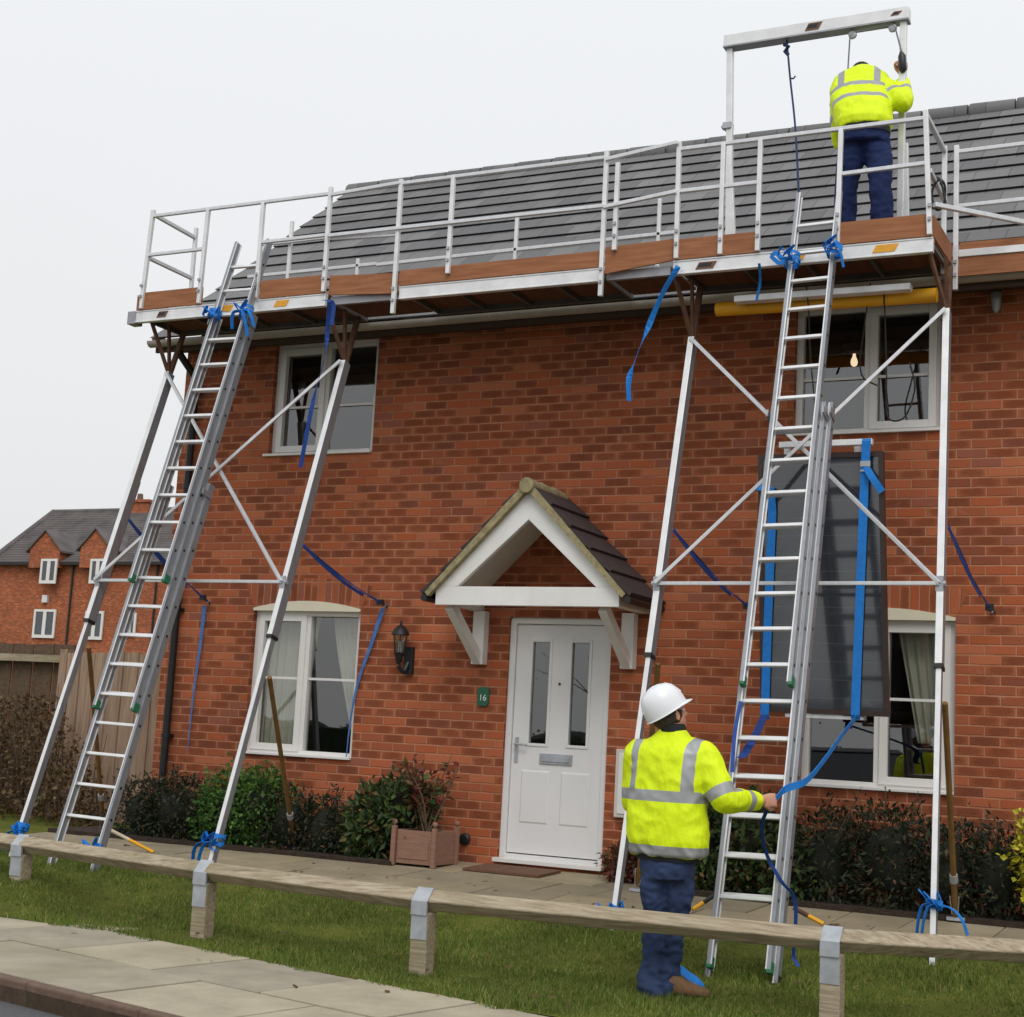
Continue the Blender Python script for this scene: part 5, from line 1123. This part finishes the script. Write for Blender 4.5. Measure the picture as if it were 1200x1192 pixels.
# ------------------------------------------------------------------ across the road (seen in the window glass)
def car():
    t = thing('parked_car', (-6.5, -15.2, -.115), 'grey car mirrored in the lower right window', 'car')
    X = lambda a: -8.75+a; Y0, Y1 = -16.1, -14.3
    low = [(0, .3), (.05, .62), (.3, .82), (1.1, .95), (3.4, .95), (4.0, .9), (4.2, .7), (4.2, .3)]
    m = MB(); m.hexa([(X(x), Y0, z-.1) for x, z in low], [(X(x), Y1, z-.1) for x, z in low]); part(m, 'body', 'car_paint', t, bevel=.06)
    cab = [(1.0, .93), (1.55, 1.52), (3.1, 1.56), (3.75, .93)]
    m = MB(); m.hexa([(X(x), Y0+.04+(z-.93)*.25, z-.1) for x, z in cab], [(X(x), Y1-.04-(z-.93)*.25, z-.1) for x, z in cab]); part(m, 'cabin', 'panel_glass', t, bevel=.05)
    m = MB(); m.hexa([(X(x), Y0+.17, z) for x, z in ((1.5, 1.42), (1.6, 1.48), (3.05, 1.5), (3.15, 1.44))], [(X(x), Y1-.17, z) for x, z in ((1.5, 1.42), (1.6, 1.48), (3.05, 1.5), (3.15, 1.44))]); part(m, 'car_roof', 'car_paint', t)
    for x in (.85, 3.35):
        for y in (Y0+.1, Y1-.1):
            m = MB(); m.tube([(X(x), y-.1, .22), (X(x), y+.1, .22)], .32, 20); w = part(m, 'wheel', 'tyre', t, smooth=True); m = MB(); m.tube([(X(x), y-.11, .22), (X(x), y+.11, .22)], .19, 16); part(m, 'rim', 'alu', w)
car()
def tree(x, y, h, r, seed, label):
    random.seed(seed); t = thing('street_tree', (x, y, -.15), label, 'tree'); m = MB(); st = MB()
    st.tube([(x, y, -.15), (x+.1, y, h*.3), (x, y, h*.6), (x+.1, y, h*.9)], [.16, .13, .08, .03], 8)
    for k in range(44):
        a = V((x, y, h*random.uniform(.25, .8))); e_ = a+V((random.uniform(-1, 1)*r, random.uniform(-1, 1)*r, random.uniform(.15, .4)*h)); st.tube([a, a.lerp(e_, .5)+V((0, 0, .2)), e_], [.024, .014, .005], 5)
    def pos(i):
        d = V((random.gauss(0, 1), random.gauss(0, 1), random.gauss(0, 1))).normalized()*random.uniform(.3, 1)**.4*(1+.3*random.random()); return V((x+d.x*r, y+d.y*r, h*.62+d.z*h*.38)), d
    leaves(m, 120, pos, .08, .6); part(st, 'trunk', 'bark', t); part(m, 'crown', 'leaf_dark', t, fix=False)
tree(-12.5, -30, 6.5, 2.2, 41, 'tree mirrored in the front door glass'); tree(-2.5, -33, 7.5, 2.6, 42, 'tree mirrored in the lower right window glass'); tree(-19, -34, 7, 2.6, 43, 'tree mirrored in the lower left window glass')
random.seed(51); m = MB(); nx_ = 220; vs = []
for i in range(nx_+1):
    x = -36+50*i/nx_; tp = 1.5+.35*noise.noise((x*.6, 0, 0))+.15*noise.noise((x*2.5, 3, 0))
    for j, (dy, z) in enumerate(((.55, -.16), (.6, .6), (.55, 1.3), (.35, tp-.12), (0, tp), (-.5, tp-.2), (-.6, -.16))): vs.append((x, -31+dy+.1*noise.noise((x*2, z*2, 1)), z))
m.add(vs, [(i*7+j, (i+1)*7+j, (i+1)*7+j+1, i*7+j+1) for i in range(nx_) for j in range(6)])
def hp(i):
    x = random.uniform(-35, 13); z = random.uniform(0, 1.5+.35*noise.noise((x*.6, 0, 0))); return V((x, -30.4+random.uniform(-.1, .08), z)), V((0, .6, .3))
leaves(m, 9000, hp, .1, .6)
tag(m.build('roadside_hedge', 'leaf_dark', fix=False), kind='stuff')

# ------------------------------------------------------------------ people
def loft(m, rings, n=24, p=2.3, mi=0):
    """rings: (centre, half-width vector, half-depth vector); super-elliptic sections, closed ends"""
    vs = []
    for c, a, b in rings:
        c, a, b = V(c), V(a), V(b)
        for k in range(n):
            t = 2*math.pi*k/n; ct, st = math.cos(t), math.sin(t)
            vs.append(c+a*math.copysign(abs(ct)**(2/p), ct)+b*math.copysign(abs(st)**(2/p), st))
    fs = [(i*n+k, i*n+(k+1) % n, (i+1)*n+(k+1) % n, (i+1)*n+k) for i in range(len(rings)-1) for k in range(n)]
    fs += [tuple(range(n))[::-1], tuple(range((len(rings)-1)*n, len(rings)*n))]
    return m.add(vs, fs, mi)
def limb(m, pts, rs, n=16, k=5):
    P = spline(pts, k); R_ = spline([(r, 0, 0) for r in rs], k); m.tube(P, [max(r.x, .004) for r in R_], n)
    for p, r in ((P[0], rs[0]), (P[-1], rs[-1])): ball(m, p, (r*.98,)*3)
def ball(m, c, r, ax=None):
    X, Y, Z = ax or (V((1, 0, 0)), V((0, 1, 0)), V((0, 0, 1))); o = len(m.v); m.lathe((0, 0, 0), [(math.sin(math.pi*k/10), -math.cos(math.pi*k/10)) for k in range(11)], 18)
    for i in range(o, len(m.v)): p = m.v[i]; m.v[i] = V(c)+X*(p[0]*r[0])+Y*(p[1]*r[1])+Z*(p[2]*r[2])
def fuse(m, name, mats, parent, voxel, smooth=4, wr=None, bands=(), z_cut=None):
    """fuse overlapping closed shapes into one continuous skin, add folds, then lay bands of another material"""
    o = m.build('tmp', mats[0], parent); o.parent = None
    md = o.modifiers.new('r', 'REMESH'); md.mode = 'VOXEL'; md.voxel_size = voxel; sm = o.modifiers.new('s', 'SMOOTH'); sm.factor = .5; sm.iterations = smooth
    dg = bpy.context.evaluated_depsgraph_get(); me = bpy.data.meshes.new_from_object(o.evaluated_get(dg)); old = o.data
    bpy.data.objects.remove(o); bpy.data.meshes.remove(old)
    bm = bmesh.new(); bm.from_mesh(me); off = V(parent['_o'])
    if wr:
        bm.normal_update()
        for v in bm.verts: v.co += v.normal*wr(v.co+off)
    for (pt, nrm_, w, test) in bands:
        pt, nrm_ = V(pt)-off, V(nrm_).normalized()
        for s_ in (-.5, .5):
            g = [f for f in bm.faces if test(f.calc_center_median()+off) and abs((f.calc_center_median()-pt).dot(nrm_)) < w*2+.05]
            ge = {e_ for f in g for e_ in f.edges}; gv = {v for f in g for v in f.verts}
            bmesh.ops.bisect_plane(bm, geom=list(g)+list(ge)+list(gv), plane_co=pt+nrm_*(w*s_), plane_no=nrm_)
        for f in bm.faces:
            c = f.calc_center_median()
            if test(c+off) and abs((c-pt).dot(nrm_)) < w*.5: f.material_index = 1
    bm.to_mesh(me); bm.free(); me.name = name; mi_ = np.zeros(len(me.polygons), np.int32); me.polygons.foreach_get('material_index', mi_); me.materials.clear()
    for x in mats: me.materials.append(MAT[x])
    me.polygons.foreach_set('material_index', mi_)
    me.polygons.foreach_set('use_smooth', [True]*len(me.polygons)); o = bpy.data.objects.new(name, me); COL.objects.link(o); o.parent = parent; o['_o'] = parent['_o']; return o
def folds(scale, amp, seed, stretch=(1, 1, .5), boost=None):
    def f(p):
        q = V((p.x*stretch[0], p.y*stretch[1], p.z*stretch[2]))*scale+V((seed, seed*2.1, 0)); n = noise.noise(q); r = 1-abs(noise.noise(q*1.7+V((5, 0, 0))))*2.2
        a = amp*(n*.8+r*.55-.2)
        return a*(boost(p) if boost else 1)
    return f
def hand(m, W_, d, pn, curl=(.9, 1.1, .8), side=1):
    """palm with four unequal curling fingers and a thumb from the side of the palm near the wrist"""
    d, pn = V(d).normalized(), V(pn).normalized(); s_ = d.cross(pn).normalized()*side; pn = (pn-d*pn.dot(d)).normalized()
    loft(m, [(V(W_)-d*.02, s_*.027, pn*.02), (V(W_)+d*.02, s_*.034, pn*.016), (V(W_)+d*.06, s_*.042, pn*.015), (V(W_)+d*.088, s_*.04, pn*.012)], 16)
    for i, (o, L) in enumerate(((-.031, .9), (-.0105, 1.0), (.0105, .95), (.031, .76))):
        p = V(W_)+d*.08+s_*o; ang = 0; pts = [V(W_)+d*.055+s_*o, p]
        for j, l in enumerate((.043, .027, .022)):
            ang += curl[j]; dd = d*math.cos(ang)+pn*math.sin(ang); p = p+dd*l*L; pts.append(p)
        m.tube(pts, [.009, .0105, .0098, .009, .0065], 8)
    t0 = V(W_)+d*.025-s_*.03; t1 = t0+d*.03-s_*.02+pn*.018; t2 = t1+d*.026+pn*.018; t3 = t2+d*.018+s_*.012+pn*.01; m.tube([V(W_)+d*.015, t0, t1, t2, t3], [.014, .014, .012, .0105, .007], 8)
def head(m, c, f, u, skin_only=True):
    f, u = V(f).normalized(), V(u).normalized(); r = f.cross(u).normalized(); u = r.cross(f); c = V(c); ax = (r, f, u)
    P = lambda x, y, z: c+r*x+f*y+u*z
    ball(m, P(0, -.012, .03), (.076, .094, .088), ax); ball(m, P(0, .02, -.03), (.062, .068, .075), ax); ball(m, P(0, .048, -.085), (.036, .034, .03), ax)
    m.tube([P(0, .086, .02), P(0, .1, -.008), P(0, .112, -.03), P(0, .09, -.04)], [.009, .011, .014, .012], 8)
    for s_ in (-1, 1):
        ball(m, P(s_*.078, -.005, -.005), (.008, .018, .03), ax); ball(m, P(s_*.034, .072, -.02), (.02, .018, .018), ax); m.tube([P(s_*.015, .084, .03), P(s_*.05, .07, .028)], .01, 8)
    m.tube([P(-.024, .078, -.062), P(0, .088, -.06), P(.024, .078, -.062)], [.006, .009, .006], 8)
    return P
def face_parts(P, par):
    for s_ in (-1, 1):
        m = MB(); ball(m, P(s_*.032, .078, .006), (.011, .011, .011)); part(m, 'eye', 'letter_white', par, smooth=True)
def helmet(c, f, u, par):
    f, u = V(f).normalized(), V(u).normalized(); r = f.cross(u).normalized(); u = r.cross(f); c = V(c); P = lambda x, y, z: c+r*x+f*y+u*z
    n = 36; prof = [(1.0, 0), (1.0, .02), (.985, .05), (.93, .085), (.8, .12), (.6, .143), (.3, .155), (.02, .158)]; m = MB(); vs = []; fs = []
    for k, h in prof:
        for i in range(n):
            t = 2*math.pi*i/n; vs.append(P(math.cos(t)*.108*k, math.sin(t)*.13*k, h))
    for j in range(len(prof)-1): fs += [(j*n+i, j*n+(i+1) % n, (j+1)*n+(i+1) % n, (j+1)*n+i) for i in range(n)]
    o = len(vs)                                              # rim and peak
    for k, h in ((1.0, .0), (1.0, 0)):
        for i in range(n):
            t = 2*math.pi*i/n; pk = max(0, math.sin(t))**3; e_ = .008+.028*pk if k else 0
            vs.append(P(math.cos(t)*(.108+e_), math.sin(t)*(.13+e_), -.004-.012*pk if o == len(vs)-(len(vs)-o) else -.004))
    fs += [(i, (i+1) % n, o+(i+1) % n, o+i)[::-1] for i in range(n)]
    m.add(vs[:o+n], fs); hl = part(m, 'helmet', 'helmet', par, smooth=True); sd = hl.modifiers.new('t', 'SOLIDIFY'); sd.thickness = .004
    m = MB(); pts = [P(0, math.cos(a)*.133, .018+math.sin(a)*.141) for a in [math.pi*k/12 for k in range(1, 12)]]; m.ribbon(pts, .022, tuple(r), .008); part(m, 'helmet_ridge', 'helmet', hl, smooth=True, fix=False)
def boot(par, ankle, toe_dir, zg, L=.28):
    d = V(toe_dir); d.z = 0; d.normalize(); s_ = V((-d.y, d.x, 0)); a = V((ankle.x, ankle.y, zg)); m = MB(); Z = V((0, 0, 1))
    loft(m, [(a-d*.08+Z*.03, s_*.03, Z*.025), (a-d*.06+Z*.06, s_*.04, Z*.055), (a+d*.0+Z*.065, s_*.045, Z*.062), (a+d*.07+Z*.05, s_*.048, Z*.047), (a+d*.14+Z*.038, s_*.052, Z*.034), (a+d*.19+Z*.03, s_*.04, Z*.026), (a+d*.205+Z*.025, s_*.02, Z*.014)], 18)
    b = part(m, 'boot', 'boot', par, smooth=True); m = MB(); m.hexa([a-d*.09-s_*.04, a+d*.13-s_*.055, a+d*.2-s_*.02, a+d*.2+s_*.02, a+d*.13+s_*.055, a-d*.09+s_*.04], [p+Z*.022 for p in (a-d*.09-s_*.04, a+d*.13-s_*.055, a+d*.2-s_*.02, a+d*.2+s_*.02, a+d*.13+s_*.055, a-d*.09+s_*.04)]); part(m, 'sole', 'black_plastic', b)

# ---- worker on the lawn
GY_ = -3.5
def g1(u, v, dy=0): return at(u, v, y=GY_+dy)
w1 = thing('person', (g1(772, 1165).x, GY_, 0), 'person in white helmet, yellow jacket and jeans standing with back turned, pulling a blue strap', 'person')
ea, eb = V((.985, -.17, 0)), V((.17, .985, 0))     # body right and forward
def ring(u, v, hw, hd, dy=0, tilt=0):
    c = g1(u, v, dy); return (c, ea*hw, eb*hd+V((0, 0, tilt)))
jk = MB()
loft(jk, [ring(783, 1003, .205, .135), ring(783, 1000, .222, .15), ring(783, 985, .24, .165), ring(782, 955, .238, .16), ring(782, 925, .24, .155), ring(783, 900, .235, .148), ring(785, 882, .222, .135), ring(786, 871, .175, .112), ring(787, 864, .11, .09), ring(788, 856, .075, .075), ring(788, 853, .07, .07)], 28, 2.5)
sh = g1(824, 887); el = g1(848, 937, -.02); cu = g1(884, 939, .22); hn = g1(892, 938, .27)
limb(jk, [g1(812, 880), sh, sh.lerp(el, .55)+V((.012, -.01, 0)), el, el.lerp(cu, .5), cu], [.075, .088, .083, .078, .066, .056])
shl = g1(748, 885); ell = g1(744, 940, .06); cul = g1(790, 945, .32)
limb(jk, [g1(762, 878), shl, shl.lerp(ell, .5), ell, ell.lerp(cul, .5), cul], [.07, .082, .08, .075, .062, .055])
zb1_, zb2_ = g1(735, 926).z, g1(735, 988).z
tors = lambda c: (c-g1(783, c.z*0+930)).length > -1 and not (c.x > el.x-.075+.0 and c.z < g1(783, 872).z) 
def is_arm(c):
    def dseg(a, b): t = max(0, min(1, (c-a).dot(b-a)/(b-a).length_squared)); return (c-(a+(b-a)*t)).length
    return min(dseg(sh.lerp(el, .25), el), dseg(el, cu)) < .1 and c.x > sh.x-.045
def is_tors(c): return not is_arm(c)
xb = g1(806, 900).x; xb2 = g1(745, 900).x
bands = [((0, 0, zb1_-.015), (0, 0, 1), .062, is_tors), ((0, 0, zb2_-.02), (0, 0, 1), .06, is_tors),
         (g1(808, 900, -.12), tuple(ea), .058, lambda c: is_tors(c) and c.z > zb1_+.01), (g1(744, 900, -.08), tuple(ea), .05, lambda c: is_tors(c) and c.z > zb1_+.01),
         (sh.lerp(el, .86), tuple((el-sh).normalized()), .062, lambda c: is_arm(c) and (c-cu).length > .16), (el.lerp(cu, .74), tuple((cu-el).normalized()), .045, lambda c: is_arm(c) and (c-el).length > .1)]
fuse(jk, 'jacket', ('hivis', 'reflective'), w1, .011, 5, lambda p: folds(6, .011, 3.3, (1, 1, 1.))(V((p.x+p.z*.6, p.y, p.z-p.x*.3)))*(1.0+1.3*max(0, 1-abs(p.z-zb2_+.03)/.09)), bands)
m = MB(); loft(m, [ring(788, 858, .078, .078), ring(788, 852, .078, .076), ring(788, 848, .07, .07)], 20); part(m, 'collar', 'black_cloth', w1, smooth=True)
m = MB(); loft(m, [ring(783, 1008, .19, .125), ring(783, 1000, .2, .13)], 24); part(m, 'waistband', 'black_cloth', w1, smooth=True)
tr_ = MB(); hz = [ring(782, 995, .17, .12), ring(782, 1010, .158, .12), ring(782, 1030, .15, .115)]; loft(tr_, hz, 24)
kL, kR = g1(768, 1085, .03), g1(791, 1084, .05); aL, aR = g1(764, 1163, -.03), g1(779, 1165, .06)
limb(tr_, [g1(768, 1015), g1(768, 1045), kL, g1(764, 1125, .0), aL], [(.088), .079, .063, .062, .076]); limb(tr_, [g1(796, 1015), g1(796, 1045, .02), kR, g1(785, 1125, .06), aR], [.088, .079, .063, .062, .078])
fuse(tr_, 'jeans', ('denim', 'denim'), w1, .011, 3, folds(8, .014, 8.1, (1, 1, 1.5), lambda p: 1.0+.9*max(0, 1-abs(p.z-.12)/.25)))
boot(w1, V((aL.x, aL.y+.04, 0)), (.1, 1, 0), .0); boot(w1, V((aR.x+.05, aR.y-.01, 0)), (.92, .3, 0), .0)
hc_ = g1(785, 838); hf, hu = V((.5, .78, .38)), V((-.2, -.25, .93)); bd_ = MB()
P1 = head(bd_, hc_, hf, hu); bd_.tube([hc_+V((0, -.02, -.04)), g1(787, 862), g1(787, 880)], [.06, .058, .07], 14)
loft(bd_, [ring(782, 1010, .14, .09), ring(782, 930, .17, .1), ring(785, 880, .16, .08), ring(786, 870, .08, .06)], 16)
limb(bd_, [g1(815, 885), sh, el, cu, hn], [.05, .05, .042, .034, .03]); limb(bd_, [g1(760, 885), shl, ell, cul, cul+V((.06, .05, 0))], [.05, .05, .042, .034, .03])
for a_, b_, c_ in ((g1(770, 1015), kL, aL), (g1(796, 1015), kR, aR)): limb(bd_, [a_, b_, c_+V((0, 0, -.02))], [.06, .042, .03])
hd_ = (hn-cu).normalized(); hand(bd_, hn, (.75, .66, .05), (-.55, .6, -.1), (.9, 1.2, .9)); hand(bd_, cul+V((.06, .05, 0)), (.8, .6, .02), (-.4, .6, .1), (.9, 1.2, .9), -1)
fuse(bd_, 'body', ('skin', 'skin'), w1, .0055, 2); face_parts(P1, w1)
m = MB(); ball(m, P1(0, -.02, .0), (.084, .095, .075), (hf.cross(hu).normalized(), hf, hu)); o = part(m, 'hair', 'hair', w1, smooth=True)
helmet(P1(0, -.012, .028), V((.66, .5, .56)), V((-.42, -.3, .85)), w1)
# strap from his hand to the panel
hh = hn+V((.06, .05, 0)); m = MB(); B = onp(1003, 838)
m.ribbon(spline([hh+V((-.05, -.02, .01)), hh, at(920, 925, y=-2.98), at(945, 915, y=-2.8), at(968, 888, y=-2.4), at(988, 860, y=-1.9), B+V((0, .0, -.02))]), .042, (.1, .2, 1), .004); single(m, 'strap', 'blue_strap', 'blue strap stretched from the hand of the worker to the foot of the solar panel', 'strap', fix=False)
m = MB(); m.ribbon(spline([hh+V((-.03, .0, -.03)), at(893, 968, y=-3.05), at(898, 1000, y=-2.9), at(915, 1032, y=-2.85), at(931, 1053, y=-2.8), at(932, 1090, y=-2.75), at(930, 1120, y=-2.7), at(936, 1133, y=-2.75)]), .022, [(1, .3*math.sin(i*.5), 0) for i in range(43)], .003); single(m, 'strap', 'navy_strap', 'navy strap tail hanging through the rungs of the right ladder', 'strap', fix=False)
m = MB(); m.ribbon(spline([at(768, 1150, y=-3.44), at(790, 1134, y=-3.35), at(806, 1143, y=-3.3), at(818, 1152, y=-3.28), at(823, 1162, y=-3.3)]), .045, [(0, .5, 1)]*25, .004); single(m, 'strap', 'blue_strap', 'blue strap end lying on the grass at the feet of the worker', 'strap', fix=False)

# ---- worker on the roof platform
GY2 = -.9
def g2(u, v, dy=0): return at(u, v, y=GY2+dy)
w2 = thing('person', (g2(1014, 200).x, GY2, 5.045), 'person in yellow jacket and navy trousers bending forward on the roof platform', 'person')
e1, e2 = V((.97, .22, 0)), V((-.22, .97, 0))
def rg(u, v, hw, hd, dy=0, up=0.): c = g2(u, v, dy); return (c, e1*hw, (e2*math.cos(up)-V((0, 0, math.sin(up))))*hd)
jk = MB()
loft(jk, [rg(1013, 153, .19, .15, -.02, .1), rg(1013, 147, .212, .165, -.01, .2), rg(1011, 135, .225, .16, .05, .35), rg(1009, 120, .232, .15, .14, .5), rg(1008, 107, .235, .14, .22, .6), rg(1009, 97, .215, .125, .29, .65), rg(1011, 90, .14, .1, .34, .7), rg(1011, 85, .085, .075, .38, .7)], 28, 2.4)
s2 = g2(1037, 104, .26); e2_ = g2(1058, 121, .1); c2_ = g2(1058, 98, .3); h2 = g2(1058, 88, .33)
limb(jk, [g2(1024, 98, .26), s2, s2.lerp(e2_, .55), e2_, e2_.lerp(c2_, .5)+V((.01, 0, 0)), c2_], [.08, .088, .085, .08, .066, .055])
s3 = g2(986, 112, .22); e3 = g2(983, 142, .12); c3 = g2(985, 168, .2)
limb(jk, [g2(996, 104, .24), s3, s3.lerp(e3, .5), e3, c3], [.078, .084, .078, .07, .055])
def ar2(c):
    def dseg(a, b): t = max(0, min(1, (c-a).dot(b-a)/(b-a).length_squared)); return (c-(a+(b-a)*t)).length
    return (min(dseg(s2.lerp(e2_, .2), e2_), dseg(e2_, c2_)) < .1 and c.x > s2.x-.02) 
ntor = lambda c: not ar2(c)
ax_ = (g2(1010, 100, .27)-g2(1012, 148, -.02)).normalized()
bands = [(g2(1009, 108, .12), tuple(ax_), .05, ntor), (g2(1010, 124, .05), tuple(ax_), .05, ntor),
         (g2(1028, 95, .2), tuple(e1), .05, lambda c: ntor(c) and (c-g2(1009, 108, .12)).dot(ax_) > 0), (g2(986, 105, .2), tuple(e1), .05, lambda c: ntor(c) and (c-g2(1009, 108, .12)).dot(ax_) > 0),
         (s2.lerp(e2_, .55), tuple((e2_-s2).normalized()), .05, lambda c: ar2(c) and (c-c2_).length > .12)]
fuse(jk, 'jacket', ('hivis', 'reflective'), w2, .011, 4, folds(6, .011, 5.7, (1, 1, 1)), bands)
tr_ = MB(); loft(tr_, [rg(1014, 146, .175, .13, -.01, .2), rg(1014, 158, .18, .14, -.03), rg(1014, 170, .178, .14, -.02)], 24)
zk = 5.12; aL2 = V((g2(990, 268, .1).x, GY2+.12, zk)); aR2 = V((g2(1036, 262, -.02).x, GY2-.02, zk)); 
limb(tr_, [g2(1001, 168), g2(998, 188), g2(993, 220, .05), aL2], [.1, .098, .08, .075]); limb(tr_, [g2(1027, 168), g2(1030, 188), g2(1032, 218, -.04), aR2], [.1, .1, .085, .08])
fuse(tr_, 'trousers', ('navy_trousers', 'navy_trousers'), w2, .012, 3, folds(7, .014, 2.1, (1, 1, 1.4)))
boot(w2, aL2, (-.1, 1, 0), 5.047); boot(w2, aR2, (.3, 1, 0), 5.047)
m = MB(); loft(m, [rg(1014, 159, .186, .145, -.03, .0), rg(1014, 152, .184, .14, -.02, .1)], 24); part(m, 'waistband', 'black_cloth', w2, smooth=True)
hc2 = g2(1009, 91, .5); hf2, hu2 = V((0, .6, -.8)), V((0, .8, .6)); bd_ = MB(); P2 = head(bd_, hc2, hf2, hu2); bd_.tube([hc2+V((0, -.03, -.02)), g2(1012, 102, .40), g2(1011, 114, .27)], [.05, .05, .05], 14)
loft(bd_, [rg(1014, 165, .13, .09), rg(1012, 140, .15, .1, .02, .4), rg(1009, 118, .15, .06, .2, .8), rg(1010, 106, .1, .05, .32, .9)], 16)
limb(bd_, [g2(1028, 102, .26), s2, e2_, c2_, h2], [.05, .05, .042, .034, .03]); limb(bd_, [g2(994, 108, .24), s3, e3, c3, c3+V((0, .05, -.06))], [.05, .05, .042, .034, .03])
for a_, b_, c_ in ((g2(1001, 168), g2(993, 220, .05), aL2), (g2(1027, 168), g2(1032, 218, -.04), aR2)): limb(bd_, [a_, b_, c_], [.07, .05, .04])
hand(bd_, h2, (0, -.1, 1), (-.2, -.9, 0), (.9, 1.2, .9)); hand(bd_, c3+V((0, .05, -.06)), (0, .5, -.85), (.5, .4, .3), (.4, .5, .4), -1)
fuse(bd_, 'body', ('skin', 'skin'), w2, .0055, 2); face_parts(P2, w2)
m = MB(); ball(m, P2(0, -.022, .03), (.086, .098, .092), (hf2.cross(hu2).normalized(), hf2, hu2)); part(m, 'hair', 'hair', w2, smooth=True)
